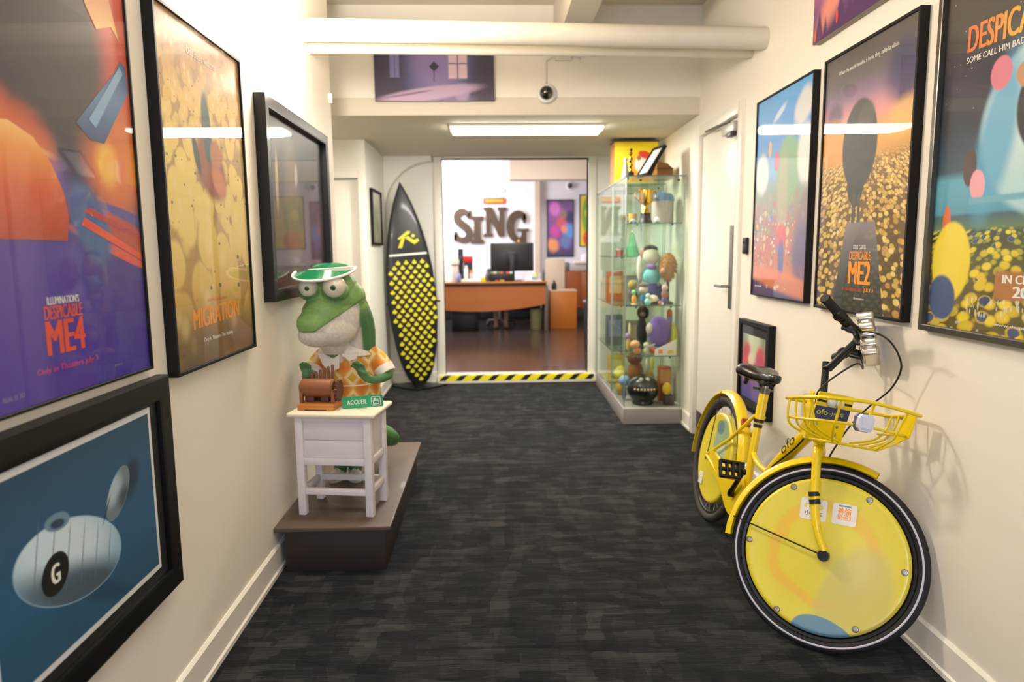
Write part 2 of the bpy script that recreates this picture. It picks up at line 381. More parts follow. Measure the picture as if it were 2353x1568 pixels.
# doorway casing and hazard-taped step
m = MB()
for x0, x1 in ((OX0-.085, OX0), (OX1, OX1+.085)): m.rbox(x0, x1, 7.615, 7.80, 0, OZ+.075, .006)
m.rbox(OX0, OX1, 7.615, 7.80, OZ, OZ+.075, .006)
struct(m.build('trim_3', TRIM))
step = struct(MB().rbox(OX0-.09, OX1+.085, 7.56, 7.80, 0, .088, .006).build('trim_4', TRIM))
def hazard():
    m = bpy.data.materials.new('hazard_tape'); m.use_nodes = True; nt = m.node_tree; b = nt.nodes['Principled BSDF']; N = nt.nodes.new; L = nt.links.new
    tc = N('ShaderNodeTexCoord'); sp = N('ShaderNodeSeparateXYZ'); L(tc.outputs['Object'], sp.inputs[0])
    def ma(op, a, c):
        x = N('ShaderNodeMath'); x.operation = op
        for i, q in enumerate((a, c)):
            if isinstance(q, (int, float)): x.inputs[i].default_value = q
            else: L(q, x.inputs[i])
        return x.outputs[0]
    t = ma('SUBTRACT', ma('SUBTRACT', sp.outputs[0], sp.outputs[2]), sp.outputs[1])
    t = ma('FRACT', ma('DIVIDE', ma('ADD', t, 30.01), .181), 0)
    g = ma('GREATER_THAN', t, .60)
    mx = N('ShaderNodeMix'); mx.data_type = 'RGBA'; L(g, mx.inputs[0]); mx.inputs[6].default_value = C('F2E300'); mx.inputs[7].default_value = C('16130F')
    L(mx.outputs[2], b.inputs['Base Color']); b.inputs['Roughness'].default_value = .45; return m
tape = MB(); tape.rbox(OX0-.07, OX1+.06, 7.5575, 7.56, .030, .0885, .001, 1); tape.rbox(OX0-.01, OX1+.01, 7.5575, 7.62, .0882, .0895, .0005, 1)
tag(tape.build('hazard_tape', hazard(), smooth=False), 'yellow and black striped hazard tape along the doorway step', 'tape')

# ------------------------------------------------------------------ doors
def lever_handle(parent, M): pass
dr = empty('door_1', 'white flush door with long steel handle plate in right wall', 'door', (xr(D0), D0, 0), (0, 0, RANG)); struct(dr)
# local: X into the wall, Y along the wall (away from the camera)
Wd = (D1-D0)*math.sqrt(1+K*K)
MB().rbox(.012, .055, .006, Wd-.006, .008, DZ-.006, .003).build('leaf', mat('door_white', 'ECE6DA', .38, var=.015), dr)
m = MB(); m.rbox(-.02, .10, -.075, -.001, 0, DZ+.075, .005); m.rbox(-.02, .10, Wd+.001, Wd+.075, 0, DZ+.075, .005); m.rbox(-.02, .10, -.001, Wd+.001, DZ+.001, DZ+.075, .005)
m.build('door_frame', TRIM, dr)
kp = MB().rbox(.009, .0125, .012, Wd-.012, .01, .20, .001, 1).build('kick_plate', mat('kick_plate_steel', '6E6A64', .35, 1, var=.08, scale=20), dr); kp['label'] = 'dull steel kick plate'
hp = MB().rbox(.0, .012, .10, .145, 1.06, 1.61, .004).build('handle_plate', STEEL, dr); hp['label'] = 'brushed steel handle plate'
m = MB(); m.cyl((0, .122, 1.21), (-.05, .122, 1.21), .010, 14); m.tube(spline([(-.05, .118, 1.21), (-.055, .16, 1.21), (-.055, .25, 1.21)], 5), .009, 12)
m.build('door_handle', STEEL, hp)
m = MB(); m.rbox(-.035, .012, .03, .27, DZ-.10, DZ-.035, .006); dc = m.build('door_closer', mat('closer_grey', 'B9B6AE', .4, .3), dr)
m = MB(); m.tube([(-.02, .15, DZ-.028), (-.045, .35, DZ-.02), (-.045, .60, DZ-.01)], .008, 8); m.rbox(-.05, -.01, .04, .12, DZ-.13, DZ-.10, .003)
m.build('closer_arm', mat('closer_arm', '55524C', .4, .6), dc)
dd = empty('door_2', 'narrow white panelled door left of the surfboard', 'door', (-1.98, 6.45, 0)); struct(dd)
m = MB(); m.rbox(.004, .776, .02, .06, .005, 2.125, .003); m.build('leaf', WALL2, dd)
m = MB()
for x0, x1, z0, z1 in ((.08, .36, .15, .95), (.42, .70, .15, .95), (.08, .36, 1.06, 2.03), (.42, .70, 1.06, 2.03)): m.rbox(x0, x1, .012, .0205, z0, z1, .004)
m.build('panel', WALL2, dd)
m = MB(); m.rbox(-.07, 0, -.018, .05, 0, 2.20, .004); m.rbox(.78, .845, -.018, .05, 0, 2.20, .004); m.rbox(0, .78, -.018, .05, 2.13, 2.20, .004); m.build('door_frame', TRIM, dd)
m = MB(); m.cyl((.735, .02, 1.02), (.735, -.03, 1.02), .01, 12); m.ball((.735, -.045, 1.02), .024, 14, 8); m.build('knob', STEEL, dd)

# ------------------------------------------------------------------ pipes, ceiling light, wall lamp, small wall fittings
PIPE = mat('pipe_lagging_paint', 'E3DCCB', .6, var=.05, scale=14, bump=.12)
tag(MB().tube([(-.999+2.571*t, 3.92+.11*t, 2.648-.013*t) for t in [i/24 for i in range(25)]], .060, 24).build('ceiling_pipe', PIPE), 'thick cream lagged pipe crossing the hall from wall to wall', 'pipe')
tag(MB().tube([(-.999+2.575*t, 4.06+.19*t, 2.593+.022*t) for t in [i/16 for i in range(17)]], .028, 18).build('ceiling_pipe', PIPE), 'thinner cream pipe running just below and behind the thick one', 'pipe')
cl = empty('ceiling_light', 'long white fluorescent ceiling light over the alcove', 'ceiling light', (.31, 5.85, 2.473))
MB().rbox(-.63, .63, -.15, .15, -.02, 0, .004).build('housing', WHITE, cl)
MB().rbox(-.615, .615, -.135, .135, -.045, -.0205, .015, 3).build('diffuser', mat('light_diffuser', 'FFFFFF', .5, var=0, emit=9, ecol='FFF6E4'), cl)
sco = empty('wall_lamp', 'glowing white plaster wall lamp high on the left wall', 'lamp', (-1.0, 3.27, 2.30))
prof = [(.045+.085*math.sin(i/10*PI/2), .13*i/10) for i in range(11)]
m = MB(); vs = []; n = 14
for r, z in prof:
    for j in range(n+1): a = -PI/2+PI*j/n; vs.append((r*math.cos(a), 1.5*r*math.sin(a), z))
for r, z in [(r-.008, z) for r, z in prof[::-1]]:
    for j in range(n+1): a = -PI/2+PI*j/n; vs.append((r*math.cos(a), 1.5*r*math.sin(a), z+.004))
fs = [(i*(n+1)+j, i*(n+1)+j+1, (i+1)*(n+1)+j+1, (i+1)*(n+1)+j) for i in range(2*len(prof)-1) for j in range(n)]
m.add(vs, fs); m.build('lamp_shade', mat('plaster_shade', 'FBF4E6', .6, var=.01, emit=1.2, ecol='FFE9C4'), sco)
m = MB(); m.tube([(.055, -.06, .09), (.055, .06, .09)], .008, 10); m.build('bulb', mat('halogen_bulb', 'FFFFFF', .5, var=0, emit=120, ecol='FFE2B0'), sco)
m = MB(); m.rbox(0, .02, -.05, .05, .0, .10, .004); m.build('bracket', WHITE, sco)
# dome camera on the beam with its conduit
def dome_camera(label, loc, s=1.0, grp=None):
    o = empty('dome_camera', label, 'camera', loc, group=grp)
    M = Matrix.Rotation(PI/2, 4, 'X') @ Matrix.Scale(s, 4)
    MB().lathe([(.072, 0), (.075, .012), (.066, .034), (.050, .040)], 28, M).build('housing', WHITE, o)
    MB().lathe([(.052, .036), (.050, .052), (.040, .074), (.022, .088), (0, .093)], 24, M).build('dome', mat('smoked_dome', '18140F', .08, var=0, coat=1), o)
    return o
dome_camera('white dome security camera with dark bubble on the beam', (.432, 5.349, 2.625))
m = MB(); m.tube([(.432, 5.34, 2.70), (.432, 5.34, 2.86), (.47, 5.34, 2.885), (.60, 5.34, 2.895)], .006, 8); m.rbox(.50, .62, 5.318, 5.349, 2.86, 2.92, .004)
m.tube([(.62, 5.338, 2.89), (.66, 5.338, 2.90), (.69, 5.338, 2.87)], .006, 8)
tag(m.build('cable_conduit', mat('conduit_white', 'DED8CA', .5)), 'thin white conduit and junction box above the dome camera', 'conduit')
m = MB(); m.rbox(-.03, .03, -.022, 0, -.05, .05, .006); m.ball((0, -.024, .02), .006, 8, 5)
eb = m.build('exit_button', BLK2, None, (xr(4.22)-.001, 4.22, 1.475), (0, 0, RANG-PI/2)); tag(eb, 'small black door release button between door and posters', 'button')
m = MB(); m.rbox(-.012, .012, -.02, 0, -.03, .03, .004)
tag(m.build('door_sensor', WHITE, None, (-.999, 4.50, 2.415), (0, 0, PI/2)), 'tiny white sensor box near the left wall corner', 'sensor')
# ------------------------------------------------------------------ framed pictures
INK_W = mat('ink_white', 'F4F1EA', .5, var=0)
INK_O = mat('ink_orange', 'FF9C1C', .5, var=.05, scale=3)
INK_R = mat('ink_red_orange', 'E8502E', .5, var=.12, scale=5)
INK_P = mat('ink_pink', 'E0407A', .5, var=0)
INK_D = mat('ink_dark', '15130F', .5, var=0)
INK_G = mat('ink_grey', '8E86B4', .5, var=0)
INK_Y = mat('ink_yellow', 'F2DD2A', .5, var=0)
def frame_mesh(W, Hh, fw, d, name='frame', m=BLACK, lip=.004, y_back=-.001, parent=None):
    """four mitred bars: outer W x H, face fw wide, d deep"""
    b = MB(); O = [(0, 0), (W, 0), (W, Hh), (0, Hh)]; I = [(fw, fw), (W-fw, fw), (W-fw, Hh-fw), (fw, Hh-fw)]
    prof = []
    for i in range(4):
        j = (i+1) % 4
        a, bb, c, e = O[i], O[j], I[j], I[i]
        f = -d; s = .0015
        vs = [(a[0], y_back, a[1]), (bb[0], y_back, bb[1]), (c[0], y_back, c[1]), (e[0], y_back, e[1]),
              (a[0], f+s, a[1]), (bb[0], f+s, bb[1]), (c[0], f+lip*.3, c[1]), (e[0], f+lip*.3, e[1])]
        vs += [(a[0]+(e[0]-a[0])*.08, f, a[1]+(e[1]-a[1])*.08), (bb[0]+(c[0]-bb[0])*.08, f, bb[1]+(c[1]-bb[1])*.08), (c[0]+(bb[0]-c[0])*.15, f, c[1]+(bb[1]-c[1])*.15), (e[0]+(a[0]-e[0])*.15, f, e[1]+(a[1]-e[1])*.15)]
        fs = [(0, 1, 5, 4), (4, 5, 9, 8), (8, 9, 10, 11), (11, 10, 6, 7), (7, 6, 2, 3), (0, 3, 2, 1), (0, 4, 8, 11, 7, 3), (1, 2, 6, 10, 9, 5)]
        b.add(vs, fs)
    bm_fix(b); return b.build(name, m, parent, smooth=False)
def picture(name, label, cat, side, y0, y1, z0, z1, depth, fw, fm, art, pane=True, loc=None, rot=None, edge=None, inset=.006, border=None):
    W, Hh = y1-y0, z1-z0
    if side == 'L': L_, R_ = (-1.0, y0, z0), PI/2
    elif side == 'R': L_, R_ = (xr(y1), y1, z0), RANG-PI/2
    elif side == 'B': L_, R_ = loc, 0
    o = empty(name, label, cat, L_, (0, 0, R_) if rot is None else rot)
    if fw:
        frame_mesh(W, Hh, fw, depth, 'frame', fm, parent=o)
        yp = -depth+inset+.003
        MB().box(fw*.6, W-fw*.6, -.012, -.002, fw*.6, Hh-fw*.6).build('backing_board', INK_D, o, smooth=False)
        bx = border or 0
        p = MB().box(fw+bx, W-fw-bx, yp, yp+.002, fw+bx, Hh-fw-bx).build('print', art, o, smooth=False)
        if pane: MB().box(fw-.002, W-fw+.002, yp-.005, yp-.0025, fw-.002, Hh-fw+.002).build('glass_pane', PANE, o, smooth=False)
        def at(a, b): return (fw+a*(W-2*fw), fw+b*(Hh-2*fw))
    else:
        yp = -depth
        MB().box(0, W, -depth+.0015, -.001, 0, Hh).build('canvas_edge', edge, o, smooth=False)
        p = MB().box(0, W, -depth, -depth+.001, 0, Hh).build('print', art, o, smooth=False)
        def at(a, b): return (a*W, b*Hh)
    def T(body, a0, a1, b0, b1, m, bold=.02, tilt=0, shear=0, lay=1):
        x0, zz0 = at(a0, b0); x1, zz1 = at(a1, b1)
        return text(body, x0, x1, zz0, zz1, yp-.0005*lay, m, p, bold, tilt=tilt, shear=shear)
    def F(pts, m, lay=1, name='printed_shape'):
        return MB().flat([at(*q) for q in pts], yp-.0005*lay).build(name, m, p, smooth=False)
    return o, T, F, p
# --- left wall, nearest: violet sheet with red-orange writing
a = Art('print_violet', .70, 1.10).base([(0, '3A1FA8'), (.16, '4A2A9C'), (.32, '4B2B86'), (.42, '37285A'), (.55, '2A2430'), (.8, '3A322E'), (1, '4A4038')])
a.over(a.ell(.92, .80, .40, .36, 15, .5), 'D8512E').over(a.ell(.86, .52, .20, .14, 0, .8), 'E8782A').over(a.ell(.80, .50, .07, .05, 20, 1), 'FFC24A')
a.over(a.ell(.50, .78, .30, .26, 30, .5), '3A322C')

a.over(a.ell(.86, .34, .34, .035, -14, .6), 'C8412F').over(a.ell(.80, .30, .30, .012, -16, .5), 'F0583A').over(a.ell(.9, .385, .2, .012, -10, .6), '5B4A9E')
a.over(a.ell(.66, .36, .10, .10, 40, .5), '3F5FA0').over(a.ma('MULTIPLY', a.ell(.24, .40, .27, .19, 14, .3, .5), a.rng(a.v, .318, .326)), 'C4441E').over(a.ma('MULTIPLY', a.ell(.24, .43, .20, .12, 20, 1.3, .5), a.rng(a.v, .318, .34)), 'EE8530', .9).over(a.ell(.30, .505, .16, .010, -8, .8, .5), 'F8C06A', .8).over(a.ell(.45, .42, .12, .05, 30, .8, .6), '6A58B0', .7)
a.over(a.box(-1, .60, -1, .315, .01), '4A2BA6', .8).over(a.noise(3), '2A1C70', .15)
o, T, F, p = picture('movie_poster', 'violet and orange poster in thin black frame, nearest on the left wall', 'poster', 'L', 1.29, 1.995, 1.125, 2.245, .022, .008, BLACK, a.done(), inset=.004)
BLU = Art('ink_steel_blue', 1, 1).base([(0, '2E4A7A'), (.5, '5A86B4'), (1, '3A5E92')]).done(); ORA = Art('ink_amber', 1, 1).base([(0, 'F2C078'), (.3, 'E09A4A'), (1, 'B8622E')]).done()
F([(.62, .575), (.70, .545), (.79, .545), (.99, .685), (.985, .745), (.95, .755), (.90, .72)], BLU); F([(.70, .59), (.74, .575), (.96, .725), (.94, .74)], mat('ink_pale_blue', '8FB6D6', .5, var=.1), 2)
F([(.62, 1.0), (.80, 1.0), (.90, .885), (.955, .80), (.90, .825), (.80, .80), (.74, .84), (.69, .92)], ORA)
T("ILLUMINATION'S", .372, .545, .190, .206, INK_W, .03, tilt=.0)
T('DESPICABLE', .352, .560, .160, .188, INK_R, .04); T('ME4', .352, .565, .088, .158, INK_R, .045)
T('Only in Theaters July 3', .292, .628, .050, .066, INK_P, .015); T('IMAX', .735, .79, .026, .032, INK_G, .02)
T('REAL D 3D', .13, .225, .021, .030, INK_G, .02)
F([(.02, .32), (.025, .44), (.07, .50), (.15, .53), (.27, .54), (.38, .52), (.46, .475), (.515, .42), (.53, .37), (.51, .32)], Art('ink_ember', 1, 1).base([(0, 'B8381A'), (.45, 'D8561E'), (.8, 'F09A3E'), (1, 'FFC878')]).done())
F([(.60, .355), (1.0, .275), (1.0, .292), (.62, .372)], INK_R); F([(.62, .385), (1.0, .325), (1.0, .338), (.66, .395)], mat('ink_crimson', 'B83038', .5, var=.1))
# --- left wall, second: yellow crowd sheet
a = Art('print_yellow_crowd', .70, 1.12).base([(0, '7A5836'), (.10, 'A47A44'), (.24, 'E8C05C'), (.4, 'F8DC78'), (.62, 'FADC6E'), (.78, 'F2C864'), (.9, 'C8904E'), (1, 'B98A5A')])
for sc_, lo, hi in ((9, -.2, .42), (15, .42, .70), (26, .70, 1.2)):
    band = a.ma('MULTIPLY', a.rng(a.v, lo-.03, lo+.03), a.rng(a.v, hi+.03, hi-.03))
    d, c = a.voro(sc_, (1, .85)); a.over(a.ma('MULTIPLY', band, a.rng(d, .60, .74)), 'A8762E', .75).over(a.ma('MULTIPLY', band, a.rng(d, .40, .10)), 'FFE9A0', .5)
    d2, c2 = a.voro(sc_*1.5, (1, 1.5)); a.over(a.ma('MULTIPLY', a.ma('MULTIPLY', band, a.rng(d2, .17, .13)), a.rng(a.rc(c2, [(0, '000000'), (.6, 'FFFFFF')]), .4, .6)), '4E4A36', .85).over(a.ma('MULTIPLY', a.ma('MULTIPLY', band, a.rng(d2, .12, .09)), a.rng(a.rc(c2, [(0, 'FFFFFF'), (.25, '000000')]), .4, .6)), 'D8804A', .8)
a.over(a.ell(.53, .60, .20, .09, -30, .4), 'A0522A').over(a.ell(.62, .565, .10, .04, -40, .5), 'D98642').over(a.ell(.50, .72, .055, .11, 4, .35), '2E5550').over(a.ell(.36, .63, .03, .06, 20, .5), '33403C').over(a.ell(.60, .645, .07, .05, 0, .5), 'C77B45')
a.over(a.ell(.5, .02, .75, .10, 0, 1), '5C4028', .5)
o, T, F, p = picture('movie_poster', 'yellow crowd poster with orange title, black frame, second on left wall', 'poster', 'L', 2.12, 2.83, 1.075, 2.203, .035, .012, BLACK, a.done(), inset=.005)
T('Odd ducks welcome', .315, .665, .915, .938, INK_W, .01)
T('ILLUMINATION PRESENTS', .375, .635, .184, .194, INK_O, .02); T('MIGRATION', .195, .795, .108, .168, INK_O, .045, tilt=.012); T('Only in Theaters This Holiday', .305, .685, .060, .076, INK_W, .02)
# --- left wall, third: deep black moulding, dark sheet under glass
a = Art('print_dark_interior', 1.1, .8, .4).base([(0, '2A1C1A'), (.2, '3A2A2C'), (.45, '4A4044'), (.7, '2C2826'), (1, '3A3631')])
a.over(a.ell(.40, .45, .12, .42, 4, .9), '8A7658', .6).over(a.ell(.75, .38, .2, .22, 0, 1), '6A3A4A', .6).over(a.ell(.16, .62, .02, .16, -3, .8), 'C9B27A', .7).over(a.ell(.47, .70, .025, .07, -8, .8), 'D8D4C4', .6)
MOULD = mat('black_moulding', '0F0C0B', .4, var=.08, coat=.15, spec=.3)
o, T, F, p = picture('framed_print', 'dark print in deep black moulded frame on left wall, above the green statue', 'picture', 'L', 3.06, 4.21, 1.240, 2.134, .05, .052, MOULD, a.done(), inset=.030)
W3, H3 = 1.15, .894
fr = frame_mesh(W3-.064, H3-.064, .018, .030, 'slip', mat('dark_slip_gloss', '3A3633', .25, var=.05, coat=.4), parent=o); fr.location = (.032, 0, .032)
# --- left wall, below: painting of a silver airship
a = Art('print_airship', .58, .50, .5).base([(0, '2C5A78'), (.4, '2B5F86'), (.75, '2A587A'), (1, '284E68')])
a.over(a.noise(4, (1, 1, 1)), '1C3E58', .25)
a.over(a.ell(.50, .20, .42, .05, -36, 1.2), '1B3C54', .6)
a.over(a.ell(.40, .43, .33, .215, -24, .03), '8FB4CC').over(a.ma('MULTIPLY', a.ell(.40, .43, .325, .21, -24, .03), a.ell(.34, .55, .32, .16, -24, 1.0)), 'CFE4EE').over(a.ma('MULTIPLY', a.ell(.40, .43, .325, .21, -24, .03), a.ell(.46, .24, .40, .12, -26, 1.0)), '2E3E4A', .85)
for k in range(6): a.over(a.ell(.20+.085*k, .535-.038*k, .004, .22-.018*k, -12, .5), '5D7D92', .7)
a.over(a.ell(.82, .66, .06, .11, -20, .9, .6), '1E2A30', .8).over(a.ell(.72, .625, .135, .085, 58, .05), '6E828A').over(a.ma('MULTIPLY', a.ell(.72, .625, .13, .08, 58, .05), a.ell(.68, .66, .08, .07, 50, 1)), 'A9C0C8').over(a.ma('MULTIPLY', a.ell(.72, .625, .13, .08, 58, .05), a.ell(.79, .56, .06, .09, 50, 1)), '2E3A40', .8)
a.over(a.ell(.33, .675, .07, .045, -14, .2), '6C8FA6').over(a.ell(.33, .665, .04, .022, -14, .5), '2C4558')
a.over(a.ell(.63, .57, .004, .08, -30, .6), '22303A')
a.over(a.ell(.295, .425, .075, .105, -16, .06), '111315')
AIR = a.done()
o, T, F, p = picture('framed_painting', 'blue painting of a silver airship in wide black frame, low on left wall', 'painting', 'L', 1.12, 2.055, .450, 1.098, .035, .065, mat('satin_black_frame', '0B0908', .45, var=.1, spec=.3), mat('black_mount', '1E1C1D', .8, var=.05), inset=.012)
m = MB().box(.155, .935-.155+.045, -.0245, -.0225, .045+.05, .648-.075); mount = m.build('white_sheet', mat('white_sheet', 'E6E8EA', .7, var=.01), p, smooth=False)
pp = MB().box(.170, .935-.125, -.0255, -.0246, .045+.066, .648-.091).build('painted_picture', AIR, p, smooth=False)
text('G', .170+.64*.270, .170+.64*.320, .111+.446*.375, .111+.446*.475, -.0258, INK_W, p, .06)
# --- right wall, first beyond the door: bright confetti landscape
a = Art('print_bright', .72, 1.08).base([(0, '3A3468'), (.07, '5A4A74'), (.1, 'E08A48'), (.2, 'C87848'), (.36, 'A87A58'), (.52, '8AA07A'), (.62, '7AB6DC'), (.78, '2E8ADC'), (1, '52A8EA')])
d, c = a.voro(19, (1.1, 1)); crowd = a.rc(c, [(0, 'D0432E'), (.16, 'E9C98E'), (.3, '7FA867'), (.42, 'DDB48A'), (.55, 'C9554A'), (.68, 'E8E2D0'), (.8, '5B86B8'), (.9, 'E8B63C')])
a.over(a.ma('MULTIPLY', a.ma('MULTIPLY', a.rng(d, .5, .3), a.rng(a.v, .56, .36)), a.rng(a.v, .11, .18)), crowd, .85)
d, c = a.voro(38, (1, 1.1)); crowd = a.rc(c, [(0, 'E03A28'), (.12, 'F4D8A0'), (.26, '5E9A4A'), (.38, 'C88A5A'), (.5, 'D8483E'), (.62, 'F4F0E4'), (.74, '3E72B4'), (.86, 'F0B828')])
a.over(a.ma('MULTIPLY', a.ma('MULTIPLY', a.rng(d, .40, .32), a.rng(a.v, .50, .32)), a.rng(a.v, .12, .20)), crowd, .75)
a.over(a.ell(.63, .62, .20, .16, 0, .4), '7FB06A', .9).over(a.ell(.55, .50, .10, .20, 0, .8), 'B9B07E', .7).over(a.ell(.12, .62, .14, .10, 10, .5, .5), 'F0EFE8', .9).over(a.ell(.93, .66, .14, .13, 0, .5, .5), 'F4F0E4', .9).over(a.ell(.86, .88, .16, .07, 25, .6, .6), 'F0EAE0', .8).over(a.ell(.44, .90, .12, .018, 22, .8, .4), 'EEF4F8', .7)
a.over(a.ell(.95, .34, .16, .20, -25, .4), '8A7468', .85).over(a.ell(.96, .20, .2, .16, 0, .7), '544A78', .8).over(a.ell(.55, .30, .085, .06, 0, .25), 'E0553C').over(a.ell(.56, .185, .055, .10, 0, .4), '4A5A9E', .85).over(a.ell(.42, .67, .05, .05, 0, .3), 'D0566A', .8).over(a.ell(.28, .74, .03, .04, 0, .3), 'E8B06A').over(a.ell(.6, .075, .7, .05, -6, .6), 'EE8A4A', .8)
d, c = a.voro(40, (.5, 1)); a.over(a.ma('MULTIPLY', a.box(.30, .66, .035, .055, .01), a.rng(d, .45, .3)), 'F8EEDC', .8)
o, T, F, p = picture('movie_poster', 'bright blue sky poster with a colourful crowd, right wall beside the door', 'poster', 'R', 3.31, 4.045, 1.186, 2.286, .035, .010, BLACK, a.done(), inset=.005)
for q in range(3): F([(.06+.05*q, .040), (.095+.05*q, .040), (.095+.05*q, .046), (.06+.05*q, .046)], INK_W)
# --- right wall, second: sunset over a field of yellow dots
a = Art('print_sunset', .72, 1.09).base([(0, '4A3A1E'), (.3, '8A6A2E'), (.5, 'B8873C'), (.585, 'D9A04C'), (.64, 'F2B050'), (.70, 'F0A878'), (.76, 'D894A4'), (.82, '8C7090'), (.88, '6A6068'), (1, '5A534C')])
d, c = a.voro(30, persp=.66); below = a.rng(a.v, .60, .54)
a.over(a.ma('MULTIPLY', a.rng(d, .60, .44), below), a.rc(c, [(0, 'D9B652'), (.3, 'E8CC6A'), (.6, 'C79C48'), (.8, 'F0DA86')]), .95).over(a.ma('MULTIPLY', a.rng(d, .52, .70), below), '5A4422', .7)
a.over(a.ell(.14, .77, .10, .05, 0, .8), '4A3A5A', .8).over(a.ell(.88, .84, .16, .10, 0, .9), '2F3562', .8).over(a.ell(.95, .76, .10, .06, 20, .8, .4), '4E4468', .8).over(a.ell(.92, .68, .16, .06, 10, .8, .4), 'F6C070', .8).over(a.ell(.12, .66, .18, .08, -10, .8, .6), 'E9A24A', .8)
a.over(a.ell(.46, .63, .20, .17, 0, .10), '3B3A34').over(a.ell(.44, .50, .10, .10, 0, .15), '3B3A34').over(a.ell(.52, .72, .10, .05, 30, .6), '5A564E', .8).over(a.box(.41, .45, .30, .45, .006), '4C5048').over(a.box(.475, .505, .30, .45, .006), '4C5048')
tr = a.ma('ABSOLUTE', a.ma('SUBTRACT', a.u, .52)); wdt = a.ma('SUBTRACT', .30, a.ma('MULTIPLY', a.v, .40))
ped = a.ma('MULTIPLY', a.rng(a.ma('SUBTRACT', tr, wdt), .006, -.006), a.rng(a.v, .345, .335)); a.over(ped, a.ramp([(0, '2A2C24'), (.12, '3E423E'), (.24, '6E6A6C'), (.33, '8E8486')]))
d, c = a.voro(26, (1, 1)); a.over(a.ma('MULTIPLY', a.ma('MULTIPLY', ped, a.rng(a.v, .24, .16)), a.rng(d, .25, .1)), '6A7038', .6)
o, T, F, p = picture('movie_poster', 'sunset poster with a yellow crowd and dark rounded shape, middle of right wall', 'poster', 'R', 2.476, 3.20, 1.178, 2.290, .036, .012, BLACK, a.done(), inset=.005)
T('When the world needed a hero, they called a villain.', .165, .830, .920, .940, INK_W, .02)
T('STEVE CARELL', .455, .605, .238, .253, INK_W, .04); T('DESPICABLE', .415, .660, .197, .229, INK_O, .04); T('ME2', .410, .668, .105, .192, INK_O, .05)
T('IN THEATERS AND 3D', .345, .565, .077, .089, INK_R, .02); T('JULY 3', .60, .708, .074, .092, INK_O, .04); T('illumination', .49, .61, .046, .055, INK_W, .02)
# --- right wall, third: night sky over a yellow crowd, running out of the frame
a = Art('print_night', .72, 1.10).base([(0, 'D8B81E'), (.16, 'C9B024'), (.24, '9AA038'), (.30, '5F8058'), (.335, '2E5A6A'), (.345, '4E9AB4'), (.44, '5AA6C0'), (.47, '1F4458'), (.6, '1C2436'), (.75, '221E30'), (.88, '3E3832'), (1, '4E473C')])
a.over(a.ell(.80, .56, .50, .25, 0, .10), a.ramp([(.36, 'A9D6DC'), (.6, 'DCECE8'), (.8, 'C9E2E2')])).over(a.ell(.40, .54, .11, .22, -14, .7), '4FA6CE', .85)
d, c = a.voro(30); a.over(a.ma('MULTIPLY', a.rng(d, .08, .03), a.rng(a.v, .55, .62)), 'E8ECF4', .8)
a.over(a.ell(.66, .60, .15, .12, 8, .12), '17171B').over(a.ell(.70, .48, .045, .14, 14, .15), '17171B').over(a.ell(.40, .715, .065, .045, 10, .15), 'DC7F92').over(a.ell(.56, .69, .07, .035, -20, .2), 'C8956A').over(a.ell(.24, .475, .045, .055, 0, .2), '4A2E2A').over(a.ell(.30, .42, .05, .045, 10, .2), 'EFA9B4').over(a.ell(.10, .315, .03, .055, 0, .2), 'D9662A')
a.over(a.box(.25, 1.1, .368, .386, .004), '6FB0C4')
d, c = a.voro(14, persp=.34); low = a.rng(a.v, .305, .285)
a.over(a.ma('MULTIPLY', a.rng(d, .50, .36), low), a.rc(c, [(0, 'E8CC22'), (.35, 'F2DC2E'), (.55, 'B8B030'), (.72, 'D8C028'), (.86, '2E4A82')]), .95).over(a.ma('MULTIPLY', a.rng(d, .46, .62), low), '2E3420', .85)
d, c = a.voro(20, persp=.34); a.over(a.ma('MULTIPLY', a.ma('MULTIPLY', a.rng(d, .22, .14), low), a.rng(a.v, .10, .08)), 'CFCBBE', .7)
a.over(a.ell(.15, .20, .14, .12, 0, .12), 'F0D92C').over(a.ell(.10, .09, .10, .07, 30, .2), '2E4A7E')
a.over(a.box(.46, .95, .098, .178, .006), 'B0763A')
d, c = a.voro(70, (1.2, .5)); a.over(a.ma('MULTIPLY', a.box(.28, .95, .045, .10, .004), a.rng(d, .42, .3)), 'E8DFC0', .75)
GUN = mat('gunmetal_frame', '57534C', .32, .7, var=.08)
o, T, F, p = picture('movie_poster', 'night sky poster above a yellow crowd in grey metal frame, nearest on right wall', 'poster', 'R', 1.64, 2.375, 1.165, 2.295, .034, .022, GUN, a.done(), inset=.016)
TITLE = Art('ink_title', 1, 1).base([(0, 'E0702A'), (.3, 'F08A2A'), (.6, 'E8B82A'), (1, 'D8CC2A')]); TITLE.l(TITLE.ramp([(0, 'E0702A'), (.25, 'F08A2A'), (.55, 'E8C02A'), (1, 'D8CC2A')], TITLE.u), TITLE.b.inputs['Base Color'])
T('DESPICABLE ME', .165, .875, .806, .880, TITLE.m, .04, tilt=-.012); T('SOME CALL HIM BAD.', .165, .535, .776, .793, INK_W, .02, tilt=-.006); T('SOME CALL HIM DAD.', .555, .925, .770, .787, INK_W, .02, tilt=-.006)
T('IN CINEMAS', .505, .83, .145, .168, INK_W, .04); T('2010', .57, .76, .108, .138, INK_W, .05); T('www.despicable.me', .475, .80, .024, .034, INK_W, .02)
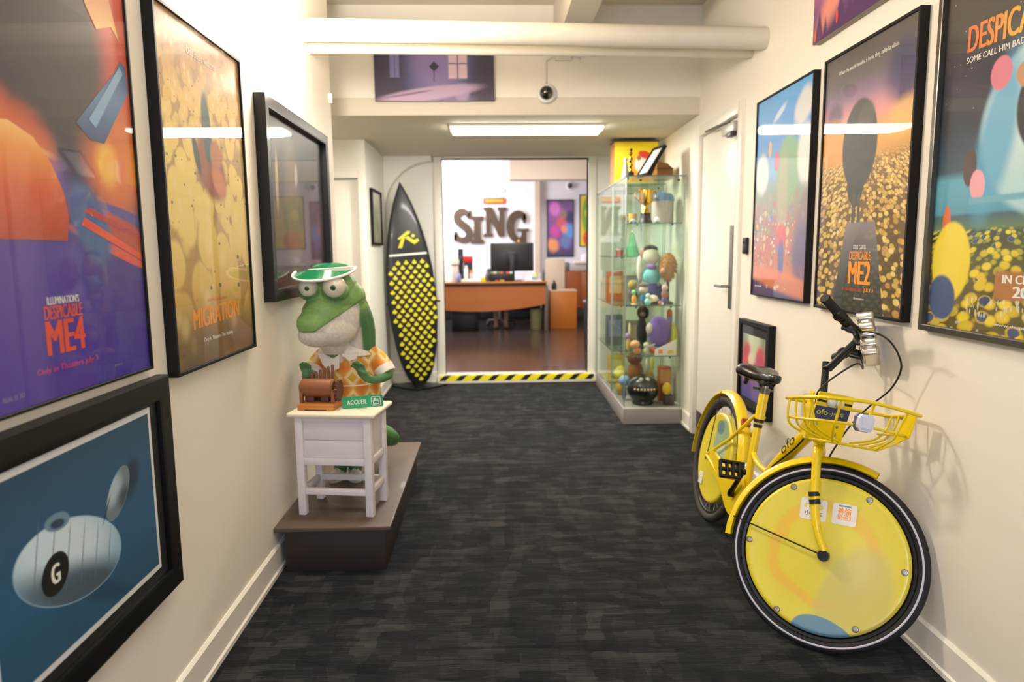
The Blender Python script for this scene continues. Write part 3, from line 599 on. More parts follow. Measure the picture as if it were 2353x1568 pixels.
# --- canvas print at the top right, small print low by the door, canvas on the beam
a = Art('print_dusk', .9, .6, .6).base([(0, '3A2450'), (.15, '5E3A72'), (.35, '9A5A86'), (.6, 'D8787A'), (1, 'B85A8A')])
a.over(a.ell(.35, .38, .35, .14, 35, 1.0), 'F09A7E', .8)
for cx, hh, ww in ((.08, .25, .05), (.16, .16, .05), (.34, .3, .06), (.44, .22, .05), (.52, .28, .05), (.62, .5, .07), (.72, .4, .06), (.84, .55, .08), (.95, .5, .07)):
    a.over(a.rng(a.ma('SUBTRACT', a.ma('ABSOLUTE', a.ma('SUBTRACT', a.u, cx)), a.ma('MULTIPLY', a.ma('SUBTRACT', hh, a.v), .22)), .01, -.01), '4A2458', .9)
a.over(a.ell(.30, .10, .012, .05, 0, .4), 'E8502E').over(a.ell(.62, .33, .014, .05, 0, .4), 'E8502E').over(a.ell(.03, .06, .012, .05, 0, .4), 'D8602E')
picture('canvas_print', 'pink and purple dusk canvas high on right wall, cut by the top edge', 'picture', 'R', 2.56, 3.335, 2.400, 2.95, .036, 0, None, a.done(), edge=mat('canvas_side', 'A39C8E', .7, var=.03))
a = Art('print_flowers', .3, .4).base([(0, '4A5A9E'), (.3, '8A5AA0'), (.6, 'D8607A'), (1, '8FB08A')])
for cx, cy, rr, cc in ((.5, .86, .3, 'DCE8C4'), (.22, .72, .16, 'D04458'), (.78, .70, .16, 'D8465E'), (.3, .52, .18, 'E86A4A'), (.55, .42, .16, 'E8503C'), (.8, .52, .2, 'C84A7A'), (.25, .3, .14, '6A5AA8'), (.62, .2, .2, '8A70B8'), (.4, .62, .12, 'F4E4D4'), (.85, .25, .1, '5A78B8')): a.over(a.ell(cx, cy, rr, rr, 0, .8), cc, .9)
o, T, F, p = picture('framed_print', 'small pink and violet print in black frame, low behind the bicycle saddle', 'picture', 'R', 3.72, 4.215, .49, 1.03, .04, .030, BLACK, mat('black_mat_board', '2A2624', .8, var=.04), inset=.010)
MB().box(.06, .495-.075, -.0285, -.0275, .07, .54-.085).build('inner_picture', a.done(), p, smooth=False)
a = Art('print_purple_room', .885, .64, .6).base([(0, '8A7AA0'), (.12, '5E5070'), (.2, '4A4058'), (.24, '4A5480'), (.6, '5F6698'), (1, '4E5078')])
a.over(a.ell(.52, .75, .22, .6, 0, 1), '9A86C0', .8).over(a.ell(.06, .5, .2, 1, 0, .9), '3E3648', .85).over(a.ell(.96, .5, .16, 1, 0, .9), '3C3440', .85)
a.over(a.box(.62, .775, .40, 1.0, .008), 'E0C4D8').over(a.box(.692, .702, .40, 1, .003), '7A6290').over(a.box(.62, .775, .66, .68, .003), '7A6290').over(a.box(.13, .21, .42, 1, .008), '7E7FB0').over(a.box(.168, .174, .42, 1, .003), '565A86')
a.over(a.rng(a.ma('ADD', a.ma('ABSOLUTE', a.ma('MULTIPLY', a.ma('SUBTRACT', a.u, .50), 1.1)), a.ma('ABSOLUTE', a.ma('MULTIPLY', a.ma('SUBTRACT', a.v, .62), .5))), .050, .043), '3A3450').over(a.box(.495, .502, .35, .56, .003), '3A3450')
a.over(a.ell(.46, .13, .42, .12, 12, .5), 'C4A8C8', .9).over(a.ell(.28, .12, .2, .02, 14, .6), '8A6A88', .9).over(a.ell(.73, .14, .06, .16, 0, .6), 'B8A0C4', .7)
picture('canvas_print', 'purple canvas of an empty room on the beam, under the pipes', 'picture', 'B', 0, .885, 0, .395, .03, 0, None, a.done(), loc=(-.842, 5.349, 2.573), edge=mat('canvas_side_dark', '4A4250', .7))
# ------------------------------------------------------------------ platform, white table and what stands on it
PZ = .22
pl = empty('display_platform', 'low dark brown wooden platform along the left wall', 'platform', (-.735, 3.72, 0))
BRN = mat('platform_brown', '5B4A3E', .5, var=.12, stretch=(1, .06, 1), scale=40, coat=.1)
MB().rbox(-.225, .235, -.685, .66, 0, PZ-.021, .003).build('body', mat('platform_dark', '2B211C', .6, var=.1), pl)
MB().rbox(-.262, .264, -.715, .685, PZ-.02, PZ, .004).build('top', BRN, pl)
WW = mat('whitewashed_wood', 'E4DCDC', .6, var=.06, stretch=(.15, 1, 1), scale=30, bump=.08)
tb = empty('side_table', 'small whitewashed wooden side table on the brown platform', 'table', (-.728, 3.262, PZ), (0, 0, math.radians(-8)))
TW, TD, TH = .365, .25, .50
MB().rbox(-TW/2-.028, TW/2+.028, -TD/2-.028, TD/2+.028, TH-.022, TH, .009, 3).build('table_top', mat('whitewashed_top', 'E8DEC8', .55, var=.05, stretch=(.15, 1, 1), scale=30), tb)
for sx in (-1, 1):
    for sy in (-1, 1):
        x, y = sx*(TW/2-.018), sy*(TD/2-.018)
        MB().rbox(x-.018, x+.018, y-.018, y+.018, 0, TH-.0225, .003).build('leg', WW, tb)
def rail(x0, x1, y0, y1, z0, z1, nm='rail'): return MB().rbox(x0, x1, y0, y1, z0, z1, .002).build(nm, WW, tb)
a, b = TW/2-.0355, TD/2-.0355
for y in (-TD/2+.006, TD/2-.03):
    rail(-a, a, y, y+.024, TH-.048, TH-.023); rail(-a, a, y, y+.026, .245, .278); rail(-a, a, y, y+.022, .100, .130)
for x in (-TW/2+.006, TW/2-.03):
    rail(x, x+.024, -b, b, TH-.048, TH-.023); rail(x, x+.026, -b, b, .245, .278); rail(x, x+.022, -b, b, .100, .130)
rail(-a, a, -TD/2+.016, -TD/2+.026, .2785, .362, 'front_board'); rail(-a, a, -TD/2+.0165, -TD/2+.0265, .3635, TH-.0485, 'front_board')
rail(-TW/2+.014, -TW/2+.022, -b, b, .2785, TH-.0485, 'side_board'); rail(TW/2-.022, TW/2-.014, -b, b, .2785, TH-.0485, 'side_board'); rail(-a, a, TD/2-.026, TD/2-.016, .2785, TH-.0485, 'back_board')
ZT = PZ+TH
# carved wooden drum machine
WD = mat('carved_wood', '8A5433', .45, var=.18, stretch=(.2, 1, 1), scale=26); WD2 = mat('carved_wood_dark', '5E3524', .5, var=.15, scale=20); WD3 = mat('oak_base', 'BC7A35', .5, var=.12, stretch=(.2, 1, 1), scale=26)
mc = empty('wooden_drum_machine', 'carved wooden drum device with upright pegs on the white table', 'ornament', (-.823, 3.225, ZT), (0, 0, math.radians(-7)))
m = MB(); m.rbox(-.088, .088, -.048, .075, 0, .030, .003); m.box(-.082, .082, -.042, .070, .030, .034); m.build('base', WD3, mc)
MB().rbox(-.052, .052, -.0495, -.0481, .002, .006, .0003, 1).build('slot', INK_D, mc)
m = MB(); m.lathe([(.001, -.082), (.034, -.082), (.043, -.070), (.044, -.02), (.044, .05), (.043, .070), (.034, .078), (.001, .078)], 26, M=Matrix.Translation((-.004, .010, .100)) @ Matrix.Rotation(PI/2, 4, 'Y')); m.build('drum', WD, mc)
for x in (-.082, .070):
    MB().prism([(x, .034), (x+.014, .034), (x+.014, .085), (x+.010, .094), (x+.004, .094), (x, .085)], -.030, -.012).build('post', WD, mc)
    MB().prism([(x, .034), (x+.014, .034), (x+.014, .078), (x, .078)], .035, .055).build('post', WD2, mc)
MB().rbox(-.06, -.02, -.01, .03, .034, .062, .004).build('block', WD2, mc); MB().rbox(.012, .05, -.01, .03, .034, .066, .004).build('block', WD2, mc)
gm = []
for k in range(32): a = 2*PI*k/32; r = .052 if (k//1) % 2 else .043; gm.append((.015+r*math.cos(a), .088+r*math.sin(a)))
MB().prism([(p[0], p[1]) for p in gm], -.006, .006, M=Matrix.Translation((.094, 0, 0)) @ Matrix.Rotation(PI/2, 4, 'Z')).build('gear', WD2, mc)
for k in range(6):
    MB().rbox(-.055+.0205*k, -.043+.0205*k, .048, .058, .034, .162+.0085*k, .003).build('peg', mat('peg_wood', '7A4A30', .5, var=.15, scale=22), mc)
MB().rbox(-.066, .075, .044, .062, .0345, .060, .002).build('peg_rail', WD2, mc)
# green counter sign
GRN = mat('sign_green', '2E9E70', .35, var=.03)
sg = empty('counter_sign', 'green tilted sign reading ACCUEIL on the white table', 'sign', (-.613, 3.205, ZT+.034), (0, math.radians(-4.5), math.radians(-5)))
MB().prism(rrect(-.098, .098, -.027, .030, .007), -.004, 0).build('plate', GRN, sg)
text('ACCUEIL', -.074, .022, -.008, .013, -.0045, INK_W, sg, .015)
m = MB(); o_ = rrect(.042, .088, -.020, .024, .007); i_ = rrect(.0445, .0855, -.0175, .0215, .005)
n = len(o_); m.add([(x, -.0045, z) for x, z in o_]+[(x, -.0045, z) for x, z in i_], [(i, (i+1) % n, (i+1) % n+n, i+n) for i in range(n)])
m.flat([(.050, -.014), (.053, -.014), (.053, .004), (.050, .004)], -.0046); m.flat([(.077, -.014), (.080, -.014), (.080, .004), (.077, .004)], -.0046); m.flat([(.050, .002), (.080, .002), (.080, .005), (.050, .005)], -.0046); m.flat([(.050, -.014), (.080, -.014), (.080, -.011), (.050, -.011)], -.0046)
m.flat([(x, z) for x, _, z in circle((.059, 0, .012), .005, 14, 'y')], -.0047); m.flat([(x, z) for x, _, z in circle((.072, 0, .009), .0035, 12, 'y')], -.0046); m.flat([(.055, .004), (.063, .004), (.061, .010), (.057, .010)], -.0046)
m.build('pictogram', INK_W, sg, smooth=False)
MB().rbox(-.03, .015, -.006, .022, -.0335, -.024, .002, M=Matrix.Rotation(math.radians(4.5), 4, 'Y')).build('foot', glass('clear_acrylic', 'EAF4F0', .06), sg)

# ------------------------------------------------------------------ green reptile statue
RO = Vector((-.80, 3.72, PZ))
st_ = empty('lizard_statue', 'green lizard statue in an orange diamond tunic and green visor', 'statue', RO)
def W(*p): return Vector(p)-RO
DY = -.03
b = MB()
def bl(x, y, z, r, rot=None): b.ball(W(x, y+DY, z), r, 16, 10, rot=rot)
def tb_(pts, rs, k=5):
    P = spline([W(x, y+DY, z) for x, y, z in pts], k); n = len(P)
    R = [rs[min(int(i/k), len(rs)-1)]+(rs[min(int(i/k)+1, len(rs)-1)]-rs[min(int(i/k), len(rs)-1)])*((i/k) % 1) for i in range(n)]
    b.tube(P, R, 12); b.ball(P[0], R[0], 12, 8); b.ball(P[-1], R[-1], 12, 8)
rz = Matrix.Rotation(math.radians(32), 3, 'Z')
bl(-.775, 3.47, 1.285, (.115, .115, .095)); bl(-.775, 3.47, 1.24, (.125, .115, .09)); bl(-.69, 3.48, 1.235, (.065, .085, .075))
bl(-.815, 3.41, 1.16, (.112, .10, .095), rz); bl(-.845, 3.375, 1.115, (.100, .088, .075), rz); bl(-.79, 3.42, 1.075, (.128, .11, .080)); bl(-.85, 3.38, 1.060, (.092, .085, .062))
bl(-.74, 3.46, 1.13, (.10, .10, .10)); bl(-.685, 3.50, 1.17, (.060, .075, .11))
tb_([(-.70, 3.50, 1.18), (-.685, 3.55, 1.08), (-.70, 3.58, .97)], (.085, .088, .10)); tb_([(-.79, 3.44, 1.03), (-.785, 3.48, .98), (-.77, 3.52, .92)], (.07, .065, .07))
bl(-.875, 3.385, 1.270, (.056, .05, .046)); bl(-.750, 3.378, 1.272, (.066, .052, .050))     # lower lids
tb_([(-.745, 3.58, .95), (-.74, 3.62, .80), (-.74, 3.66, .62), (-.75, 3.67, .52)], (.10, .125, .135, .12))
tb_([(-.79, 3.69, .50), (-.825, 3.72, .38), (-.847, 3.745, .27)], (.06, .045, .036)); tb_([(-.71, 3.69, .50), (-.745, 3.72, .38), (-.762, 3.745, .27)], (.06, .045, .036))
tb_([(-.72, 3.72, .60), (-.68, 3.84, .47), (-.60, 3.90, .405), (-.60, 4.02, .35), (-.70, 4.10, .30)], (.08, .062, .052, .036, .014))
# arms and hands
tb_([(-.64, 3.59, .93), (-.575, 3.57, .88), (-.535, 3.53, .832), (-.585, 3.440, .822), (-.622, 3.405, .838)], (.05, .035, .026, .021, .021))
tb_([(-.86, 3.58, .93), (-.915, 3.53, .87), (-.925, 3.46, .82), (-.917, 3.40, .832)], (.05, .034, .026, .022))
def hand(pts_palm, fingers, thumb):
    tb_(pts_palm, (.021, .024, .020), 4)
    for f in fingers: tb_(f, (.0088, .0082, .0070), 4)
    tb_(thumb, (.0095, .0085, .0072), 4)
hand([(-0.626, 3.404, 0.845), (-0.641, 3.395, 0.868), (-0.646, 3.390, 0.884)],
     [[(-0.630, 3.388, 0.888), (-0.636, 3.374, 0.910), (-0.650, 3.362, 0.914)], [(-0.642, 3.384, 0.894), (-0.649, 3.370, 0.919), (-0.664, 3.358, 0.924)], [(-0.654, 3.384, 0.892), (-0.664, 3.372, 0.916), (-0.678, 3.362, 0.919)], [(-0.663, 3.390, 0.884), (-0.676, 3.380, 0.902), (-0.688, 3.372, 0.904)]],
     [(-0.628, 3.384, 0.862), (-0.636, 3.362, 0.874), (-0.648, 3.354, 0.886)])
hand([(-0.914, 3.398, 0.840), (-0.912, 3.388, 0.862), (-0.911, 3.383, 0.880)],
     [[(-0.927, 3.378, 0.886), (-0.932, 3.370, 0.908), (-0.932, 3.360, 0.920)], [(-0.916, 3.376, 0.890), (-0.918, 3.366, 0.914), (-0.917, 3.354, 0.926)], [(-0.904, 3.376, 0.890), (-0.903, 3.366, 0.913), (-0.901, 3.355, 0.925)], [(-0.894, 3.378, 0.884), (-0.889, 3.370, 0.902), (-0.886, 3.360, 0.913)]],
     [(-0.897, 3.382, 0.858), (-0.884, 3.368, 0.868), (-0.882, 3.358, 0.882)])
me0 = b.mesh('tmp', WHITE); tmp = link('tmp', me0)
md = tmp.modifiers.new('r', 'REMESH'); md.mode = 'VOXEL'; md.voxel_size = .0052; md.use_smooth_shade = True
sm = tmp.modifiers.new('s', 'SMOOTH'); sm.factor = .5; sm.iterations = 4
bpy.context.view_layer.update(); me1 = bpy.data.meshes.new_from_object(tmp.evaluated_get(bpy.context.evaluated_depsgraph_get())); bpy.data.objects.remove(tmp)
me1.name = 'body'; me1.materials.clear()
ca = me1.color_attributes.new('paint', 'FLOAT_COLOR', 'POINT')
g1, g2, cr = C('7FA65C'), C('4A7A4C'), C('D6CCBE')
buf = []
def sst(x): x = max(0, min(1, x)); return x*x*(3-2*x)
for v in me1.vertices:
    p = v.co+RO; x, y, z = p.x, p.y-DY, p.z
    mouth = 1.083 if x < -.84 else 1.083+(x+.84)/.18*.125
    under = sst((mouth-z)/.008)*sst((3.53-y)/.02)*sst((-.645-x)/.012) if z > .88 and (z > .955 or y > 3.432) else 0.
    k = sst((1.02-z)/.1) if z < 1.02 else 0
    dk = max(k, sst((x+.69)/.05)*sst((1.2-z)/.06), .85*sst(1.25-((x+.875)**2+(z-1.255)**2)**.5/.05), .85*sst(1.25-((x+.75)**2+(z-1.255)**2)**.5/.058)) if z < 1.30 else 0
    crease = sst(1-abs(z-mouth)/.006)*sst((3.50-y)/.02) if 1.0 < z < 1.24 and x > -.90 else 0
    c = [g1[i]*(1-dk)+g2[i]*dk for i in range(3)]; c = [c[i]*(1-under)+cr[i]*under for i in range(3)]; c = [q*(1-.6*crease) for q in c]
    buf += c+[1]
ca.data.foreach_set('color', buf)
sk = bpy.data.materials.new('painted_lizard_skin'); sk.use_nodes = True; nt = sk.node_tree; at_ = nt.nodes.new('ShaderNodeAttribute'); at_.attribute_name = 'paint'
nz = nt.nodes.new('ShaderNodeTexNoise'); nz.inputs['Scale'].default_value = 70; nz.inputs['Detail'].default_value = 4; tc = nt.nodes.new('ShaderNodeTexCoord'); nt.links.new(tc.outputs['Object'], nz.inputs['Vector'])
mr = nt.nodes.new('ShaderNodeMapRange'); mr.inputs[3].default_value = .75; mr.inputs[4].default_value = 1.25; nt.links.new(nz.outputs['Fac'], mr.inputs[0])
vm = nt.nodes.new('ShaderNodeVectorMath'); vm.operation = 'MULTIPLY'; nt.links.new(at_.outputs['Color'], vm.inputs[0]); nt.links.new(mr.outputs[0], vm.inputs[1]); nt.links.new(vm.outputs[0], nt.nodes['Principled BSDF'].inputs['Base Color'])
nt.nodes['Principled BSDF'].inputs['Roughness'].default_value = .5
bp = nt.nodes.new('ShaderNodeBump'); bp.inputs['Strength'].default_value = .2; bp.inputs['Distance'].default_value = .003; nt.links.new(nz.outputs['Fac'], bp.inputs['Height']); nt.links.new(bp.outputs[0], nt.nodes['Principled BSDF'].inputs['Normal'])
me1.materials.append(sk); me1.polygons.foreach_set('use_smooth', [True]*len(me1.polygons)); link('body', me1, st_)
EYE = mat('eye_cream', 'E6DCC6', .2, var=.02, coat=.5)
for x, y, z, r, px_ in ((-.876, 3.360, 1.292, .047, .004), (-.750, 3.352, 1.296, .056, .004)):
    c = W(x, y+DY, z); e = MB().ball(c, r, 20, 12).build('eye', EYE, st_)
    d = Vector((.12, -1, -.10)).normalized(); q = Vector((0, 0, 1)).rotation_difference(d).to_matrix()
    MB().ball(c+d*(r*.86), (r*.30, r*.30, r*.17), 16, 8, rot=q).build('iris', mat('iris_green', '3F5A34', .2), e)
    MB().ball(c+d*(r*.95), (r*.16, r*.16, r*.09), 14, 8, rot=q).build('pupil', INK_D, e)
m = MB()
for x in (-.872, -.846): m.ball(W(x, 3.296+DY, 1.128), (.006, .005, .004), 10, 6)
m.build('nostrils', mat('nostril', '24442A', .6), st_)
# visor
VIS = bpy.data.materials.new('green_visor'); VIS.use_nodes = True; VIS.node_tree.nodes['Principled BSDF'].inputs['Base Color'].default_value = C('138052'); VIS.node_tree.nodes['Principled BSDF'].inputs['Alpha'].default_value = .8; VIS.node_tree.nodes['Principled BSDF'].inputs['Roughness'].default_value = .15
cx, cy, cz = -.795, 3.44+DY, 1.365
outer = []; inner = []
for i in range(25):
    a = PI*(-.06+1.12*i/24); outer.append(W(cx-.02+.150*math.cos(a), cy-.155*math.sin(a), cz-.040*math.sin(a)+.010*math.cos(a))); inner.append(W(cx+.108*math.cos(a), cy-.100*math.sin(a), cz+.012+.006*math.cos(a)))
m = MB(); k = len(outer); t = Vector((0, 0, .0035))
m.add(outer+inner+[p-t for p in outer]+[p-t for p in inner], [f for i in range(k-1) for f in ((i, i+1, i+1+k, i+k), (i+2*k, i+3*k, i+1+3*k, i+1+2*k), (i, i+2*k, i+1+2*k, i+1), (i+k, i+1+k, i+1+3*k, i+3*k))])
br = m.build('visor_brim', VIS, st_)
m = MB(); m.tube(outer, .0065, 8); m.build('white_edging', mat('visor_white', 'EFEBDD', .5), br)
m = MB(); vs = []; n = 36
for r, z in ((.110, -.010), (.110, .008), (.100, .010), (.100, -.010)):
    for j in range(n): a = 2*PI*j/n; vs.append(W(cx+.012+r*1.02*math.cos(a), cy+.005+r*math.sin(a), cz+.008+z+.02*math.cos(a)*.3))
m.add(vs, [(i*n+j, i*n+(j+1) % n, ((i+1) % 4)*n+(j+1) % n, ((i+1) % 4)*n+j) for i in range(4) for j in range(n)]); bm_fix(m); m.build('visor_band', mat('visor_white', 'EFEBDD', .5), st_)
m = MB(); m.lathe([(.098, -.004), (.092, .010), (.07, .022), (.03, .029), (0, .030)], 26, M=Matrix.Translation(W(cx+.012, cy+.005, cz+.012))); m.build('visor_crown', VIS, st_)
# tunic
def diamonds():
    m = bpy.data.materials.new('diamond_cloth'); m.use_nodes = True; nt = m.node_tree; N = nt.nodes.new; L = nt.links.new; b = nt.nodes['Principled BSDF']; b.inputs['Roughness'].default_value = .8
    tc = N('ShaderNodeTexCoord'); sp = N('ShaderNodeSeparateXYZ'); L(tc.outputs['Object'], sp.inputs[0])
    def ma(op, a, c=0):
        x = N('ShaderNodeMath'); x.operation = op
        for i, q in enumerate((a, c)):
            if isinstance(q, (int, float)): x.inputs[i].default_value = q
            else: L(q, x.inputs[i])
        return x.outputs[0]
    X = ma('MULTIPLY', ma('ADD', sp.outputs[0], ma('MULTIPLY', sp.outputs[1], .5)), 10.5); Z = ma('MULTIPLY', sp.outputs[2], 9.0)
    fx = ma('ABSOLUTE', ma('SUBTRACT', ma('FRACT', X), .5)); fz = ma('ABSOLUTE', ma('SUBTRACT', ma('FRACT', Z), .5)); d = ma('ADD', fx, fz)
    r = N('ShaderNodeValToRGB'); r.color_ramp.interpolation = 'EASE'; e = r.color_ramp.elements
    for p, c in ((.24, 'D9A92E'), (.30, 'E9D3A6'), (.42, 'E6C98E'), (.55, 'DE9A3C'), (.8, 'D9822E')):
        q = e.new(p); q.color = C(c)
    e[0].color = C('D9A92E'); e[-1].color = C('D8702A'); L(d, r.inputs[0]); L(r.outputs[0], b.inputs['Base Color']); return m
DIA = diamonds()
def rings(prof, n=32):
    m = MB(); vs = []
    for x, y, z, rx, ry in prof:
        for j in range(n): a = 2*PI*j/n; vs.append(W(x+rx*math.cos(a)*(1+.015*math.sin(5*a)), y+DY+ry*math.sin(a), z))
    m.add(vs, [(i*n+j, i*n+(j+1) % n, (i+1)*n+(j+1) % n, (i+1)*n+j) for i in range(len(prof)-1) for j in range(n)]); return m
m = rings([(-.765, 3.545, .975, .085, .08), (-.755, 3.555, .955, .125, .098), (-.745, 3.565, .91, .148, .115), (-.738, 3.58, .83, .148, .125), (-.736, 3.59, .72, .150, .135), (-.735, 3.60, .60, .160, .145), (-.735, 3.60, .50, .165, .150), (-.735, 3.60, .50, .155, .14), (-.736, 3.59, .72, .140, .125)])
tu = m.build('tunic', DIA, st_)
m = MB(); vs = []
for i in range(2):
    pass
m.tube([W(-.736+.1515*math.cos(a), 3.585+DY+.134*math.sin(a), .79) for a in [PI*(1.08+.84*i/20) for i in range(21)]], .0035, 6); m.build('waist_cord', mat('cord_cream', 'EADFC6', .8), tu)
def sleeve(p, r): P = spline([W(x, y+DY, z) for x, y, z in p], 5); n = len(P); m = MB(); m.tube(P, [r[0]+(r[1]-r[0])*i/(n-1) for i in range(n)], 18, caps=False); m.tube([P[-1]-(P[-1]-P[-2])*.4, P[-1]], [r[1]*.9, r[1]*.99], 18, caps=False); return m
s1 = sleeve([(-.655, 3.565, .935), (-.60, 3.565, .905), (-.555, 3.545, .862)], (.062, .050)).build('sleeve', DIA, st_)
s2 = sleeve([(-.835, 3.555, .935), (-.885, 3.545, .90), (-.905, 3.51, .862)], (.060, .042)).build('sleeve', DIA, st_)
CUF = mat('collar_white', 'E9DED2', .8, var=.03)
m = MB(); m.tube([W(-.562, 3.548+DY, .868), W(-.540, 3.535+DY, .836)], [.0535, .050], 18); m.build('cuff', CUF, s1)
m = MB(); m.tube([W(-.900, 3.517+DY, .868), W(-.910, 3.490+DY, .845)], [.0455, .043], 18); m.build('cuff', CUF, s2)
co = rings([(-.765, 3.545, .992, .090, .082), (-.758, 3.552, .968, .128, .104), (-.752, 3.558, .940, .150, .118), (-.752, 3.558, .937, .146, .114)]).build('collar', CUF, st_)
m = MB()
for pts in ([(-.87, .958), (-.755, .955), (-.760, .885), (-.80, .865), (-.845, .90)], [(-.745, .955), (-.665, .965), (-.675, .930), (-.71, .920)]):
    n = len(pts); vs = []
    for dz in (0, .006): vs += [W(x, 3.432+DY-dz+abs(x+.755)**2*2.4, z) for x, z in pts]
    m.add(vs, [tuple(range(n)), tuple(range(n, 2*n))[::-1]]+[(i, (i+1) % n, (i+1) % n+n, i+n) for i in range(n)])
bm_fix(m); m.build('collar_flap', CUF, co, smooth=False)
SH = mat('white_shoe', 'D8D2CA', .55, var=.06)
for x, a in ((-.852, .25), (-.765, -.30)):
    R_ = Matrix.Translation(W(x, 3.70, PZ)) @ Matrix.Rotation(a*-1, 4, 'Z')
    m = MB(); m.ball((0, -.015, .028), (.036, .075, .028), 18, 10); m.ball((0, .030, .045), (.033, .042, .045), 16, 10)
    sh = m.build('shoe', SH, st_); sh.matrix_local = R_
    MB().prism([(.040*math.cos(t)*(1+.05*math.cos(2*t)), .085*math.sin(t)) for t in [2*PI*i/20 for i in range(20)]], 0, .012, M=Matrix.Translation((0, -.012, .0125)) @ Matrix.Rotation(-PI/2, 4, 'X')).build('sole', mat('shoe_sole', 'BDB5AA', .7), sh)
    m = MB()
    for k in range(4): m.tube([(-.018, -.04+.016*k, .047+.006*k), (0, -.04+.016*k, .057+.006*k), (.018, -.04+.016*k, .047+.006*k)], .0022, 6)
    m.build('laces', INK_W, sh)
m = MB()
for k in range(5):
    x, y = -.635+.012*k, 3.862+.012*k; m.cyl(W(x, y+DY, .45-.008*k), W(x-.004+.003*k, y+DY, .50-.012*k), .012, 8, .001)
m.build('tail_spikes', mat('spike_yellow', 'A9A53C', .6, var=.1), st_)
# ------------------------------------------------------------------ yellow bicycle leaning on the right wall
LB, RW, SIG, HA = 1.18748, .34, .98368, 1.24896
bk = empty('bicycle', 'yellow share bicycle with solid disc wheels leaning on the right wall', 'bicycle')
bk.matrix_world = Matrix(((-.01857485, .98149132, .19060366, 1.14941135), (-.99981824, -.01741457, -.00776076, 3.57493785), (-.00429784, -.19071317, .9816364, 0.0012), (0, 0, 0, 1)))
YEL = mat('bike_yellow', 'F0D000', .3, var=.04, scale=3, coat=.35)
DISC = None
RUB = mat('tyre_rubber', '17151A', .7, var=.12, scale=40); RUBG = mat('worn_rubber', '3E3A36', .8, var=.15, scale=30)
SAD = mat('saddle_vinyl', '131214', .32, var=.08, coat=.3)
axs = Vector((-math.cos(HA), 0, math.sin(HA))); p0 = Vector((1.14004751, 0, .3241847))
SR = Matrix.Rotation(SIG, 4, axs); ST = Matrix.Translation(p0) @ SR @ Matrix.Translation(-p0)     # steering turn
def bpart(m, name, ma_, parent=bk, st=False, **k):
    if st: m.v = [tuple(ST @ Vector(v)) for v in m.v]
    return m.build(name, ma_, parent, **k)
def ring(c, R, prof, n=64, a0=0, a1=2*PI):
    """profile (radial offset, y) swept round the Y axis through c"""
    m = MB(); k = len(prof); full = abs(a1-a0-2*PI) < 1e-6; N = n if full else n+1; vs = []
    for i in range(N):
        a = a0+(a1-a0)*i/n
        for dr, y in prof: vs.append((c[0]+(R+dr)*math.cos(a), c[1]+y, c[2]+(R+dr)*math.sin(a)))
    fs = [(i*k+j, i*k+(j+1) % k, ((i+1) % N)*k+(j+1) % k, ((i+1) % N)*k+j) for i in range(n) for j in range(k)]
    if not full: fs += [tuple(range(k)), tuple((N-1)*k+j for j in range(k))[::-1]]
    m.add(vs, fs); bm_fix(m); return m
tyre = [(.022*math.cos(t), .024*math.sin(t)) for t in [2*PI*i/14 for i in range(14)]]
rim = [(-.020, -.016), (-.030, -.014), (-.036, -.006), (-.036, .006), (-.030, .014), (-.020, .016), (-.016, .010), (-.016, -.010)]
cF, cR = (LB, 0, RW), (0, 0, RW)
